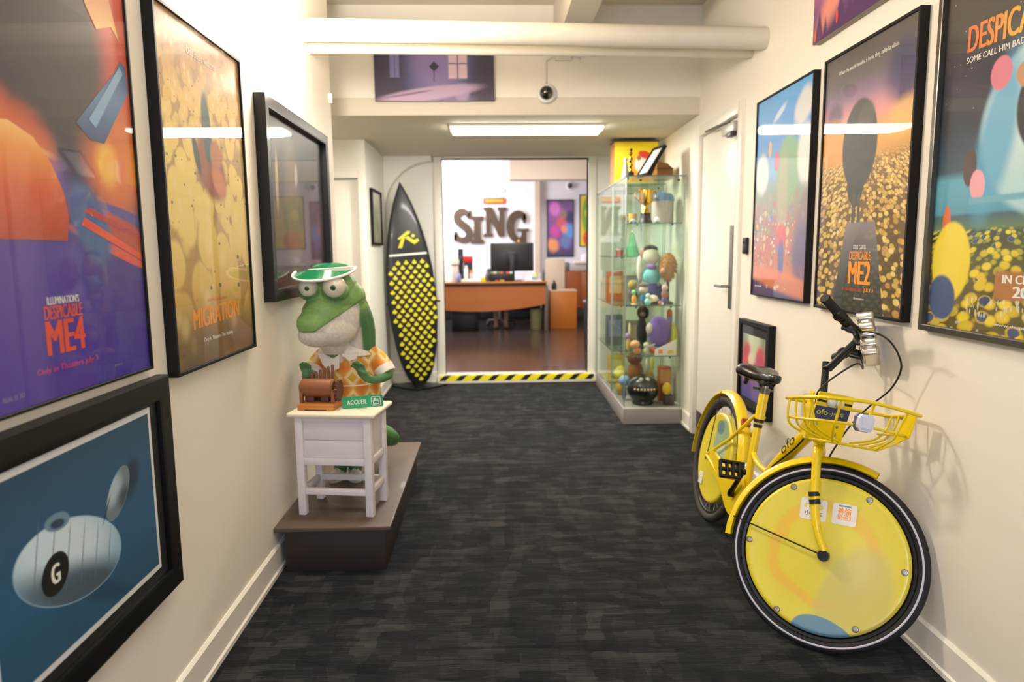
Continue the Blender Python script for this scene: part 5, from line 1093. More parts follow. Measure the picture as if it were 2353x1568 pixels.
# ------------------------------------------------------------------ glass display cabinets
CG = glass('cabinet_glass', 'FAFDFA', .035, .40); CGS = glass('cabinet_shelf_glass', 'F3F9F4', .05, .5)
GREY = mat('plinth_grey', '97918E', .5, var=.03)
EDGE = mat('glass_edge', '5E7268', .2, var=.05)
def cabinet(label, x0, x1, y0, y1, shelves, zt=2.045, zb=.137, grp=None):
    X, Y = x1-x0, y1-y0
    o = empty('display_cabinet', label, 'display cabinet', (x0, y0, 0), (0, 0, RANG))
    MB().rbox(0, X, 0, Y, 0, zb, .004).build('plinth', GREY, o)
    MB().rbox(.004, X-.004, -.003, .010, zb-.014, zb+.004, .002).build('plinth_trim', mat('plinth_trim', 'D8D5CE', .3, .3), o)
    for nm, b in (('front_pane', (.012, X-.012, .010, .015, zb, zt)), ('back_pane', (.012, X-.012, Y-.015, Y-.010, zb, zt)), ('left_pane', (.006, .011, .017, Y-.017, zb, zt)), ('right_pane', (X-.011, X-.006, .017, Y-.017, zb, zt))):
        MB().box(*b[:4], zb+.0015, b[5]).build(nm, CG, o, smooth=False)
    tp = MB().box(0, X, .003, Y-.003, zt+.0005, zt+.0085).build('top_pane', CGS, o, smooth=False)
    m = MB(); m.box(-.001, X+.001, -.0005, .0025, zt, zt+.009); m.box(-.001, X+.001, Y-.0025, Y+.0005, zt, zt+.009); m.box(-.0015, .0005, 0, Y, zt, zt+.009); m.build('polished_edge', EDGE, tp, smooth=False)
    for z in shelves:
        s = MB().box(.018, X-.018, .022, Y-.022, z-.008, z).build('shelf', CGS, o, smooth=False)
        m = MB(); m.box(.018, X-.018, .0195, .0215, z-.008, z); m.box(.0155, .0175, .022, Y-.022, z-.008, z); m.build('polished_edge', EDGE, s, smooth=False)
        for x in (.10, X-.10):
            MB().cyl((x, .0185, z-.014), (x, .034, z-.014), .008, 10).build('shelf_clip', mat('clip_dark', '2A2A28', .4, .6), s)
    for x, y in ((.0085, .0125), (X-.0085, .0125), (.0085, Y-.0125), (X-.0085, Y-.0125)):
        MB().rbox(x-.004, x+.004, y-.004, y+.004, zb, zt, .001, 1).build('corner_strip', mat('corner_strip', '9CAAA0', .25, .3), o)
    for x in (.12, X-.06): MB().cyl((x, .004, zt-.03), (x, .009, zt-.03), .009, 12).build('pane_clip', mat('clip_dark', '2A2A28', .4, .6), o)
    return o
FX0, FX1, FY0, FY1 = 1.098, 1.588, 5.63, 6.33
SH = (1.676, 1.0, .577); ZB = .139
cabinet('tall glass display cabinet nearest the white door, plush ball inside', FX0, FX1, FY0, FY1, SH)
cabinet('tall glass display cabinet behind the first, beside the doorway', 1.115, 1.600, 6.36, 7.40, (1.40, .95, .52))
def thing(nm, label, cat, x, y, z, rz=0, grp=None): return empty(nm, label, cat, (x, y, z+.0005), (0, 0, math.radians(rz)), grp)
GOLD = mat('gold', 'E0AE3A', .22, 1.0, var=.05)
def cm(n, c, r=.6, **k): return mat(n, c, r, **k)
# on top of the cabinets
ZC = 2.054
t = thing('trophy', 'little gold figure trophy on a black base, front corner of cabinet top', 'trophy', 1.155, 5.72, ZC)
MB().rbox(-.024, .024, -.024, .024, 0, .034, .004).build('base', INK_D, t)
m = MB(); m.lathe([(.012, .034), (.016, .045), (.008, .06), (.020, .085), (.010, .105), (.020, .125), (.013, .150), (.005, .162), (.018, .178), (.006, .20), (0, .205)], 18); m.build('figure', GOLD, t)
MB().ball((.0, 0, .213), .012, 10, 8).build('finial', INK_D, t)
lf = thing('photo_frame', 'black photo frame leaning back on top of the front cabinet', 'picture', 1.245, 5.74, ZC+.012, 12)
M_ = Matrix.Rotation(math.radians(33), 4, 'Y') @ Matrix.Rotation(-PI/2, 4, 'Z')
m = MB(); O = .23
for b in ((-.11, .11, 0, .026, 0, .018), (-.11, .11, 0, .026, .262, .28), (-.11, -.092, 0, .026, .018, .262), (.092, .11, 0, .026, .018, .262)): m.box(*b, M=M_)
m.build('frame', BLACK, lf, smooth=False); MB().box(-.092, .092, .010, .014, .018, .262, M=M_).build('print', cm('grey_photo', 'B9BBB6', .4, var=.3, scale=14), lf, smooth=False)
MB().box(-.09, .09, .018, .024, .02, .26, M=M_).build('back_panel', INK_D, lf, smooth=False)
m = MB(); m.prism([(.06, 0), (.09, 0), (.135, .10), (.125, .105)], -.012, .012); m.build('easel_leg', INK_D, lf)
t = thing('wooden_box', 'brown wooden box behind the leaning photo frame', 'box', 1.490, 6.02, ZC)
MB().prism([(-.07, 0), (.07, 0), (.07, .085), (.02, .13), (-.07, .15)], -.09, .09).build('body', mat('box_brown', '8A5A1E', .5, var=.15, scale=14), t); MB().prism([(-.074, .085), (.074, .085), (.074, .092), (-.074, .092)], -.094, .094).build('lid', mat('box_brown_dark', '5E3A14', .5, var=.15), t)
t = thing('yellow_carton', 'big yellow carton reaching the ceiling on the rear cabinet', 'box', 1.30, 6.52, ZC)
MB().rbox(-.155, .245, -.10, .12, 0, .385, .004).build('carton', cm('carton_yellow', 'F1D71C', .5, var=.03), t)
MB().box(-.156, -.1552, -.099, .119, .002, .383).build('orange_side', cm('carton_orange', 'DD9448', .5, var=.04), t, smooth=False)
a = Art('print_carton', .2, .25).base([(0, 'E8902A'), (.5, 'EFA534'), (1, 'F1D71C')]); a.over(a.ell(.45, .55, .3, .25, 0, .3), 'F2E8DC').over(a.ell(.62, .85, .3, .12, -15, .3), 'D8402A').over(a.ell(.35, .75, .1, .08, 0, .4), 'B86A3A')
MB().box(.0, .20, -.1012, -.1004, .03, .31).build('printed_picture', a.done(), t, smooth=False)
MB().rbox(-.165, .250, -.11, .13, .386, .398, .003).build('lid', cm('carton_gap_shade', '4A4238', .5), t)  # dark strip standing in for the shadow gap between carton and ceiling
t = thing('grey_figurine', 'small grey cone figurine beside the gold trophy', 'ornament', 1.165, 6.0, ZC)
m = MB(); m.lathe([(.035, 0), (.033, .03), (.022, .10), (.010, .16), (0, .17)], 16); m.build('body', cm('figurine_grey', '9A9692', .6), t); MB().ball((0, 0, .175), .016, 12, 8).build('head', cm('figurine_grey2', 'B5AFA8', .6), t)
# top compartment
z = SH[0]
t = thing('trophy_cup', 'large gold trophy cup on the top glass shelf', 'trophy', 1.30, 5.80, z)
MB().lathe([(.058, 0), (.058, .012), (.046, .03), (.042, .075), (.046, .085)], 24).build('base', cm('trophy_base', '2E2622', .4), t)
cu = MB().lathe([(.036, .086), (.034, .095), (.014, .13), (.012, .145), (.022, .155), (.050, .170), (.060, .20), (.060, .275), (.064, .28), (.058, .278), (.055, .20), (.02, .17)], 28).build('cup', GOLD, t)
m = MB()
for s in (-1, 1): m.tube(spline([(s*.058, 0, .262), (s*.085, 0, .255), (s*.088, 0, .215), (s*.05, 0, .180)], 5), .005, 8)
m.build('handle', GOLD, cu)
t = thing('lidded_jar', 'pale jar with a blue domed lid on the top glass shelf', 'jar', 1.472, 5.92, z)
MB().lathe([(.088, 0), (.092, .01), (.092, .19), (.088, .195)], 30).build('jar', cm('jar_pale', 'B8AEA6', .5, var=.05, scale=5), t)
ld = MB().lathe([(.097, .190), (.099, .205), (.092, .235), (.07, .252), (.03, .262), (.012, .264), (.012, .278), (0, .282)], 30).build('lid', cm('lid_blue', '5A86B8', .3, coat=.4), t)
t = thing('folded_card', 'folded yellow topped card box behind the gold cup', 'box', 1.40, 6.14, z, 10)
MB().rbox(-.05, .05, -.04, .04, 0, .19, .002).build('carton', cm('card_grey', 'C6C0B6', .6), t); MB().prism([(-.052, .17), (.052, .17), (.04, .285), (.01, .285)], -.041, .041).build('yellow_top', cm('card_yellow', 'F0C838', .5), t)
t = thing('snow_globe', 'small white ball ornament in front of the blue lidded jar', 'ornament', 1.375, 5.705, z); MB().ball((0, 0, .026), .024, 16, 10).build('ball', WHITE, t); MB().lathe([(.02, 0), (.018, .008), (.012, .01)], 14).build('base', cm('navy', '2E2C66', .4), t)
t = thing('mug', 'brown banded mug at the left of the gold cup', 'mug', 1.205, 5.86, z); MB().lathe([(.034, 0), (.036, .01), (.036, .085), (.033, .085), (.032, .01)], 20).build('body', cm('mug_tan', 'C7A24E', .4, var=.2, scale=20), t); m = MB(); m.tube(spline([(-.034, 0, .072), (-.062, 0, .066), (-.060, 0, .028), (-.034, 0, .020)], 5), .005, 8); m.build('handle', cm('mug_brown', '7A4A36', .4), t)
t = thing('toy_car', 'tiny pale blue toy car at the front left of top shelf', 'toy', 1.175, 5.70, z); MB().rbox(-.028, .028, -.014, .014, .006, .022, .005).build('body', cm('toy_aqua', '9AD0D8', .4), t); MB().rbox(-.014, .012, -.012, .012, .0222, .034, .004).build('cabin', WHITE, t)
for x in (-.018, .018):
    for y in (-.014, .014): MB().cyl((x, y-.003, .006), (x, y+.003, .006), .006, 10).build('wheel', INK_D, t)
# second compartment: soft toys without any known character
def plush(label, x, y, z, parts, nm='plush_toy', cat='soft toy', rz=0):
    t = thing(nm, label, cat, x, y, z, rz)
    for pn, c, r, colr in parts: MB().ball(c, r, 18, 12).build(pn, cm('plush_'+colr, colr, .95, var=.12, scale=60, bump=.4, sheen=.3), t)
    return t
z = SH[1]
plush('white long armed soft toy with blue trousers, middle glass shelf', 1.375, 5.90, z, [('trousers', (0, 0, .10), (.075, .06, .10), '54549A'), ('shirt', (0, -.012, .235), (.085, .062, .075), '7CC4CC'), ('head', (.0, 0, .40), (.07, .065, .075), 'D2CDBE'), ('hair', (.0, .02, .465), (.062, .055, .035), '3A3230'), ('scarf', (0, -.02, .315), (.05, .05, .030), '8A72B0'), ('arm', (-.10, -.01, .30), (.025, .028, .11), 'D2CDBE'), ('arm', (.09, .03, .30), (.025, .028, .10), 'D2CDBE'), ('foot', (-.04, -.05, .022), (.034, .05, .022), '6868A8'), ('foot', (.04, -.05, .022), (.034, .05, .022), '6868A8')])
# shaggy tan ball
t = thing('fluffy_ball', 'shaggy tan fur ball on a dark stand, middle glass shelf', 'soft toy', 1.490, 5.765, z)
m = MB(); rnd = random.Random(3); m.ball((0, 0, .32), (.062, .062, .112), 20, 14)
for k in range(420):
    d = Vector((rnd.gauss(0, 1), rnd.gauss(0, 1), rnd.gauss(0, 1))).normalized(); p = Vector((d.x*.060, d.y*.060, .32+d.z*.110)); q = p+d*.020+Vector((0, 0, -.014)); s = d.orthogonal().normalized()*.007; u = d.cross(s)
    m.add([p+s, p-s*.5+u*.8, p-s*.5-u*.8, q], [(0, 1, 3), (1, 2, 3), (2, 0, 3)])
m.build('fur', cm('fur_tan', 'B07F3E', .95, var=.3, scale=12), t)
MB().ball((-.052, -.035, .285), .022, 12, 8).build('muzzle', cm('muzzle_pink', 'D8A088', .8), t); MB().lathe([(.05, 0), (.05, .015), (.012, .03), (.012, .20), (.02, .215)], 18).build('stand', cm('stand_dark', '3A322A', .5), t)
plush('little orange toy with a green top, front left of middle shelf', 1.195, 5.72, z, [('body', (0, 0, .045), (.022, .02, .045), 'E8A83A'), ('head', (-.004, 0, .105), (.019, .018, .022), '7FCB8E'), ('base', (0, 0, .006), (.028, .026, .006), 'E2CFC8')], 'figurine', 'ornament')
plush('beige and teal figurine on a pointed foot, middle shelf', 1.285, 5.74, z, [('body', (0, 0, .055), (.030, .028, .055), '4A88AC'), ('head', (-.006, 0, .125), (.038, .034, .034), 'CDBBA2'), ('hat', (.0, .0, .165), (.040, .038, .022), '6E675E')], 'figurine', 'ornament')
plush('cream and brown striped round toy, front centre of middle shelf', 1.350, 5.70, z, [('shell', (0, 0, .045), (.048, .04, .040), 'DCCFAE'), ('underside', (.012, -.006, .020), (.044, .036, .020), '3A2C26')], 'round_toy', 'toy')
plush('purple and brown figurine in front of the tan fur ball', 1.440, 5.665, z, [('legs', (0, 0, .035), (.024, .02, .035), '5A4A8A'), ('body', (0, 0, .09), (.030, .024, .036), '9A6A5E'), ('head', (0, 0, .145), (.026, .024, .026), 'CBB0A4')], 'figurine', 'ornament')
plush('small white and aqua toy beside the striped round toy', 1.30, 5.665, z, [('body', (0, 0, .03), (.028, .024, .030), 'A8D8D2'), ('head', (0, 0, .078), (.020, .020, .022), 'E6E6E0')], 'figurine', 'ornament')
plush('pink dot toy with white tip on the middle shelf', 1.400, 5.66, z, [('body', (0, 0, .018), (.016, .014, .018), 'D8707A'), ('tip', (.018, 0, .012), (.014, .013, .012), 'ECE6E0')], 'figurine', 'ornament')
plush('dark green and mustard seated toy at the back of middle shelf', 1.235, 5.98, z, [('body', (0, 0, .06), (.045, .04, .06), '4A443A'), ('head', (0, 0, .155), (.042, .04, .042), '9A8A3E')], 'figurine', 'ornament')
plush('navy blue book shaped pouch leaning by the fur ball', 1.470, 5.955, z, [('pouch', (0, 0, .085), (.020, .03, .085), '3E3A8E'), ('strap', (-.012, 0, .17), (.010, .02, .03), 'D8D8E0')], 'pouch', 'pouch')
# third compartment
z = SH[2]
t = plush('big purple plush ball on the third glass shelf', 1.43, 5.80, z, [('ball', (0, 0, .185), (.105, .10, .135), '6A4EA0'), ('pale_patch', (-.088, -.03, .215), (.03, .045, .05), 'C2B6AE'), ('foot', (.0, -.06, .032), (.030, .04, .032), '7A58A8'), ('foot', (-.06, -.04, .030), (.030, .04, .030), 'B8481E')], 'plush_ball')
M_ = Matrix.Rotation(math.radians(-20), 4, 'Y'); MB().rbox(-.10, -.02, -.103, -.095, .10, .112, .002, M=M_).build('stripe', cm('stripe_lilac', 'C4B4D8', .7), t)
plush('black furry tall toy behind the purple ball', 1.33, 6.02, z, [('body', (0, 0, .15), (.05, .05, .15), '1E1B19'), ('head', (.01, 0, .33), (.055, .052, .062), '24201D'), ('snout', (.0, -.045, .32), (.024, .02, .020), '6A655E')], rz=0)
t = thing('orange_tube', 'slim orange tube standing right of the purple ball', 'tube', 1.545, 5.90, z); MB().lathe([(.022, 0), (.024, .01), (.024, .35), (.020, .36), (.006, .372)], 18).build('tube', cm('tube_orange', 'D8622A', .5), t); MB().lathe([(.0243, .24), (.0246, .30), (.0243, .302)], 18).build('label', cm('tube_label', '8A84B8', .5), t)
t = thing('green_fin', 'yellow green leaf shaped fin at right of third shelf', 'ornament', 1.548, 5.72, z, 0); MB().prism([(-.035, 0), (.030, 0), (.028, .10), (.012, .20), (-.012, .27), (-.026, .24), (-.034, .12)], -.012, .012).build('fin', cm('fin_green', 'AEB22E', .5, var=.15, scale=5), t); MB().prism([(-.020, .05), (-.012, .05), (-.010, .22), (-.016, .22)], -.015, -.0125).build('rib', cm('fin_pale', 'D8DA4A', .5), t)
t = thing('white_envelope', 'white torn wedge card in front of purple ball', 'card', 1.455, 5.68, z, 0); e = MB().prism([(-.085, 0), (.095, 0), (.095, .135), (-.085, .045)], -.006, .006).build('card', cm('card_white', 'E6DCD4', .6, var=.02), t)
MB().prism(rrect(-.058, -.022, .014, .050, .006), -.0072, -.0062).build('orange_print', cm('print_orange', 'E8903A', .5), e); MB().prism([(.012, .012), (.075, .012), (.07, .032), (.05, .045), (.03, .045)], -.0072, -.0062).build('yellow_print', cm('print_yellow', 'E8B84A', .5), e)
plush('tan round headed figurine at left of third shelf', 1.215, 5.75, z, [('body', (.02, 0, .03), (.034, .028, .030), 'C88A5E'), ('head', (0, 0, .085), (.042, .038, .036), 'E0A878'), ('cap', (.03, .01, .068), (.030, .026, .022), '4A4A2E')], 'figurine', 'ornament')
plush('cream little block figure beside the tan figurine', 1.31, 5.74, z, [('body', (0, 0, .03), (.022, .018, .030), 'C8C49A'), ('head', (0, 0, .080), (.026, .022, .024), 'D2CEA6')], 'figurine', 'ornament')
plush('lilac and cream candle shaped figure, back left of third shelf', 1.20, 5.95, z, [('body', (0, 0, .06), (.022, .02, .06), 'C8A05A'), ('head', (-.01, 0, .135), (.022, .02, .026), 'A884C0'), ('horn', (.008, 0, .19), (.012, .012, .06), 'D8D09A')], 'figurine', 'ornament')
# bottom compartment
z = ZB
t = thing('black_pot', 'big round black pot with pale studs at the cabinet bottom', 'pot', 1.30, 5.80, z)
MB().lathe([(.085, 0), (.092, .012), (.088, .03), (.120, .07), (.135, .115), (.133, .135)], 34).build('bowl', cm('pot_black', '12120F', .3, coat=.3), t)
MB().lathe([(.132, .1352), (.133, .15), (.118, .195), (.085, .228), (.04, .243), (.02, .246), (.022, .262), (0, .266)], 34).build('lid', cm('pot_lid', '1C1C19', .3, coat=.3), t)
for k in range(7):
    a = -PI/2-.75+.22*k; MB().ball((.131*math.cos(a), .131*math.sin(a), .143), .0105, 10, 8).build('stud', cm('stud_cream', 'D8B8A0', .5), t)
for x in (-.035, .022): MB().ball((x, -.078, .222), .020, 14, 8).build('button', cm('button_grey', 'C4C0B8', .5), t)
plush('glossy pale blue ball behind the black pot', 1.165, 5.95, z, [('ball', (0, 0, .175), (.048, .048, .048), '7FB0DE'), ('stem', (0, 0, .065), (.02, .02, .065), '5A6A80')], 'blue_ball', 'ornament')
plush('yellow lemon shaped ornament on a dark block, cabinet bottom', 1.505, 5.745, z, [('lemon', (-.01, 0, .135), (.040, .038, .056), 'E6BE2E')], 'lemon_ornament', 'ornament'); t = bpy.data.objects['lemon_ornament']; MB().rbox(-.035, .045, -.035, .035, 0, .078, .004).build('block', cm('block_brown', '4A3C34', .5), t)
t = thing('red_brown_box', 'tall red brown box at right back of cabinet bottom', 'box', 1.515, 5.93, z); MB().rbox(-.05, .05, -.05, .05, 0, .30, .003).build('carton', cm('carton_redbrown', 'A04A22', .5, var=.2), t); MB().box(-.045, .045, -.0512, -.0504, .16, .28).build('printed_panel', cm('panel_ochre', 'C08A3A', .5, var=.3, scale=30), t, smooth=False)
plush('brown seated soft toy with orange feet behind the pot', 1.30, 6.12, z, [('body', (0, 0, .22), (.075, .06, .10), '8A5420'), ('head', (-.01, -.01, .35), (.07, .06, .06), '7A3A1E'), ('foot', (.05, -.05, .15), (.03, .03, .045), 'D87A4A'), ('seat', (0, .0, .07), (.06, .06, .07), '4A3A2A')])
plush('yellow twin pompom toy at far left of cabinet bottom', 1.182, 6.20, z, [('lower', (0, 0, .06), (.05, .05, .06), 'C8A83A'), ('upper', (0, 0, .19), (.06, .05, .075), 'D2CC3E')])
plush('yellow and white pencil pot at back right of cabinet bottom', 1.44, 6.16, z, [('pot', (0, 0, .12), (.05, .05, .12), 'A88A3A'), ('tip', (.02, 0, .28), (.02, .02, .07), 'C8C43A'), ('tip', (-.025, 0, .27), (.018, .018, .07), 'D8D4C8')], 'pencil_pot', 'pot')
# rear cabinet
z = 1.40
t = thing('green_cone', 'green cone ornament on the rear cabinet shelf', 'ornament', 1.36, 6.62, z); MB().lathe([(.075, 0), (.07, .02), (.02, .20), (.006, .225), (0, .228)], 22).build('cone', cm('cone_green', '4FA870', .5, var=.1), t); MB().ball((0, 0, .235), .012, 10, 8).build('tip', cm('tip_white', 'E8E4DA', .5), t)
for k, (x, c, l) in enumerate(((1.225, 'C8503A', 'small red orange cup left of the green cone'), (1.46, 'D8845A', 'small salmon cup right of the green cone'))):
    t = thing('small_cup', l, 'cup', x, 6.55, z); MB().lathe([(.030, 0), (.036, .06), (.038, .075), (.034, .075), (.03, .01)], 18).build('cup', cm('cup_%d' % k, c, .4), t); MB().lathe([(.0385, .060), (.0392, .068), (.0385, .070)], 18).build('band', WHITE, t)
for k, (zz, x, c, l, hh) in enumerate(((.95, 1.22, 'B8622E', 'orange brown storybook box in the rear cabinet', .30), (.95, 1.40, '8A8478', 'grey box in the rear cabinet behind the white soft toy', .26), (.52, 1.22, '6A6E78', 'slate grey box on the low rear cabinet shelf', .30), (.52, 1.42, '7A6A5E', 'taupe box on the low rear cabinet shelf', .24), (.139, 1.24, 'C8B03A', 'mustard box at the bottom of the rear cabinet', .28))):
    t = thing('boxed_toy', l, 'box', x, 6.78, zz); MB().rbox(-.075, .075, -.06, .06, 0, hh, .003).build('carton', cm('boxed_%d' % k, c, .5, var=.15, scale=7), t); MB().box(-.06, .06, -.0612, -.0604, hh*.3, hh*.85).build('printed_panel', cm('boxed_panel_%d' % k, ('D8B48A', 'B0A8B8', '8E94B0', 'A88A70', 'E0D08A')[k], .5, var=.4, scale=25), t, smooth=False)
# ------------------------------------------------------------------ office beyond the doorway
FZ = .088
OW = mat('office_wall_paint', 'E6E2E6', .6, var=.01)
OFL = mat('office_floor', '3C3029', .2, var=.25, scale=2.5, stretch=(1, .5, 1), bump=.01, coat=.2)
struct(MB().box(-3.2, 3.4, 7.80, YE, -.1, FZ).build('floor_office', OFL, smooth=False))
struct(MB().box(-3.2, 3.4, YE, YE+.12, 0, 3.5).build('wall_office_far', OW, smooth=False))
struct(MB().box(-3.32, -3.2, 7.80, YE, 0, 3.5).build('wall_office_left', OW, smooth=False))
struct(MB().box(3.4, 3.52, 7.80, YE, 0, 3.5).build('wall_office_right', OW, smooth=False))
struct(MB().box(-3.3, 3.5, 7.70, YE+.1, 3.36, 3.46).build('ceiling_office', CEIL, smooth=False))
w_ = MB(); w_.box(-3.3, -1.301, YB+.02, YB+.14, 0, 3.4); w_.box(2.201, 3.5, YB+.02, YB+.14, 0, 3.4); struct(w_.build('wall_office_near', OW, smooth=False))
struct(MB().box(.36, 3.39, 12.5, 12.85, 2.73, 3.355).build('trim_5', mat('office_beam', 'D9C8B2', .6, var=.02), smooth=False))
struct(MB().box(.925, 1.03, 14.38, YE, FZ, 3.3).build('trim_6', mat('office_column', 'D2BCA4', .6, var=.03), smooth=False))
# brown SING letters, each a piece of its own
LET = mat('rusted_letter_brown', '4A3826', .6, var=.25, scale=14, bump=.2)
sg_ = empty('wall_letters', 'brown capital letters SING mounted on the office wall', 'sign', (0, YE, 1.69))
def letter(polys, x0, z0, w_, h_, nm):
    m = MB()
    for P in polys: m.prism([(x0+a*w_, z0+b*h_) for a, b in P], -.075, -.004)
    return m.build(nm, LET, sg_)
letter([[(0, .9), (.0, 1), (1, 1), (1, .9), (.72, .86), (.77, .16), (1, .13), (1, 0), (0, 0), (0, .13), (.23, .16), (.23, .86)]], -.40, -.06, .265, .56, 'letter')
letter([[(0, .92), (0, 1), (.38, 1), (.69, .46), (.69, .88), (.62, .90), (.62, 1), (1, 1), (1, .92), (.90, .90), (.90, 0), (.66, 0), (.31, .60), (.31, .13), (.40, .10), (.40, 0), (0, 0), (0, .08), (.10, .12), (.10, .88)]], -.14, .08, .48, .60, 'letter')
def stroke(pts, wd):
    P = spline([(x, 0, z) for x, z in pts], 6); L_, R_ = [], []
    for i, p in enumerate(P):
        d = (P[min(i+1, len(P)-1)]-P[max(i-1, 0)]).normalized(); n = Vector((-d.z, 0, d.x)); k = i/(len(P)-1); w2 = wd(k)
        L_.append(((p+n*w2).x, (p+n*w2).z)); R_.append(((p-n*w2).x, (p-n*w2).z))
    return L_, R_
def strip(L_, R_, m):
    n = len(L_); vs = [(x, -.075, z) for x, z in L_]+[(x, -.075, z) for x, z in R_]+[(x, -.004, z) for x, z in L_]+[(x, -.004, z) for x, z in R_]; fs = []
    for i in range(n-1): fs += [(i, i+1, n+i+1, n+i), (2*n+i, 3*n+i, 3*n+i+1, 2*n+i+1), (i, 2*n+i, 2*n+i+1, i+1), (n+i, n+i+1, 3*n+i+1, 3*n+i)]
    fs += [(0, n, 3*n, 2*n), (n-1, 3*n-1, 4*n-1, 2*n-1)]; m.add(vs, fs)
m = MB(); L_, R_ = stroke([(-.44, .50), (-.50, .58), (-.60, .60), (-.68, .53), (-.67, .42), (-.58, .33), (-.48, .25), (-.43, .14), (-.48, .04), (-.58, .01), (-.68, .05), (-.72, .13)], lambda k: .042+.036*math.sin(PI*k)); strip(L_, R_, m)
m.prism([(-.47, .46), (-.41, .44), (-.385, .62), (-.43, .62)], -.075, -.004); m.prism([(-.76, .0), (-.71, -.01), (-.68, .18), (-.745, .20)], -.075, -.004); bm_fix(m); m.build('letter', LET, sg_)
m = MB(); L_, R_ = stroke([(.72, .42), (.66, .52), (.56, .54), (.46, .46), (.42, .28), (.46, .10), (.56, .01), (.66, .04), (.70, .14)], lambda k: .044+.036*math.sin(PI*min(1, k*1.15))); strip(L_, R_, m)
m.prism([(.68, .36), (.74, .36), (.74, .55), (.69, .55)], -.075, -.004); m.prism([(.56, .24), (.80, .24), (.80, .20), (.75, .19), (.75, -.06), (.65, -.06), (.65, .19), (.56, .20)], -.0745, -.0045); bm_fix(m); m.build('letter', LET, sg_)
hs = empty('hanging_sign', 'small red and yellow sign hanging above the brown letters', 'sign', (.085, YE, 2.50))
MB().rbox(-.225, .225, -.05, -.02, -.055, .060, .004).build('plate', cm('sign_red', 'D8481E', .5), hs)
MB().box(-.17, .19, -.0515, -.0503, -.025, .030).build('yellow_band', cm('sign_yellow', 'EFA028', .5, var=.3, scale=30), hs, smooth=False)
for x, z0, z1 in ((-.12, .06, .19), (.15, .06, .19), (-.12, -.16, -.055)): MB().tube([(x, -.035, z0), (x, -.035, z1)], .006, 6).build('hanger', cm('hanger_grey', '8A8680', .4, metal=.6), hs)
MB().rbox(-.42, .22, -.05, -.005, .19, .235, .004).build('header_board', WHITE, hs)
def flatpic(label, x0, x1, z0, z1, art, fm=BLACK): return picture('wall_poster', label, 'poster', 'B', x0, x1, z0, z1, .03, .016, fm, art, pane=False, loc=(x0, YE-.001, z0), inset=.006)
a = Art('print_office_a', .56, 1.2).base([(0, '3A3A50'), (.2, '6A4A80'), (.5, '7A4A8E'), (.8, '8A5A98'), (1, '6A5470')])
for cx_, cy_, r, c in ((.3, .85, .22, 'D878C8'), (.55, .6, .2, 'D8585A'), (.3, .45, .2, 'C8489A'), (.2, .2, .22, 'F09A5A'), (.85, .45, .25, '5A9AD8'), (.9, .7, .2, '2E3A60'), (.6, .75, .15, '9A7A6A'), (.7, .25, .2, '6A7AB0'), (.65, .48, .12, 'F08A5A')): a.over(a.ell(cx_, cy_, r, r*.55, 20, .9, .5), c, .9)
flatpic('purple and orange poster on the far office wall', 1.18, 1.74, 1.34, 2.52, a.done())
a = Art('print_office_b', .7, 1.2).base([(0, 'E8C83A'), (1, 'E8D050')]); a.over(a.ell(.35, .6, .3, .4, 0, .4), '7AA83E').over(a.ell(.3, .65, .14, .1, 0, .5), 'D8D040').over(a.ell(.4, .15, .3, .2, 0, .4), 'D8501E')
flatpic('yellow and green poster at the right of the office wall', 1.86, 2.5, 1.55, 2.62, a.done())
dome_camera('dome security camera on the far office wall', (1.66, YE-.001, 2.80), 1.1)
# desk
WOOD = mat('desk_cherry', 'A05A22', .35, var=.12, stretch=(.12, 1, 1), scale=16, coat=.2); WDK = mat('desk_edge_dark', '3A2620', .4, var=.1)
dk = empty('reception_desk', 'curved cherry wood reception desk in the office', 'desk', (0, 11.8, FZ))
DT = .865
MB().rbox(-1.45, .95, -.14, .75, DT-.03, DT, .006).build('desk_top', mat('desk_top_wood', 'B0713A', .3, var=.12, stretch=(.12, 1, 1), scale=16), dk)
arc = [(-1.40+2.33*i/24, .36+.115*((i-12)/12)**2) for i in range(25)]
MB().prism(arc+[(.93, DT-.075), (-1.40, DT-.075)], -.10, -.075).build('front_panel', WOOD, dk)
MB().rbox(-1.42, .94, -.105, -.065, DT-.074, DT-.031, .003).build('dark_reveal', WDK, dk)
for x in (-1.42, .915): MB().rbox(x, x+.055, -.09, .70, 0, DT-.075, .004).build('leg', mat('desk_leg_grey', '6A5E54', .4, .3), dk)
MB().rbox(-1.3, .9, .68, .70, .3, DT-.031, .003).build('back_panel', WDK, dk)
ZD = FZ+DT
# monitor seen from behind
mo = empty('computer_monitor', 'black computer monitor on the reception desk, seen from behind', 'monitor', (.37, 12.02, ZD))
MB().rbox(-.375, .375, -.02, .035, .17, .655, .012).build('screen_case', mat('monitor_black', '1C1A18', .35, var=.1, scale=3), mo)
MB().rbox(-.09, .09, -.045, -.0205, .28, .50, .008).build('rear_cover', BLK2, mo)
MB().rbox(-.045, .045, -.075, -.046, .012, .42, .008).build('stand_column', BLK2, mo); MB().rbox(-.16, .16, -.13, .08, 0, .012, .004).build('stand_foot', BLK2, mo)
m = MB(); m.prism([(.115+.028*(1 if i % 2 else .45)*math.sin(2*PI*i/10), .69+.032*(1 if i % 2 else .45)*math.cos(2*PI*i/10)) for i in range(10)], -.012, .012); t = m.build('paper_star', cm('star_yellow', 'E8B020', .5), None, (.37, 12.02, ZD)); tag(t, 'little yellow star stuck on the monitor top edge', 'star')
t = thing('desk_organiser', 'black desk organiser with coloured tabs below the monitor', 'organiser', .16, 11.79, ZD); MB().rbox(-.18, .22, -.03, .05, 0, .13, .006).build('tray', BLK2, t)
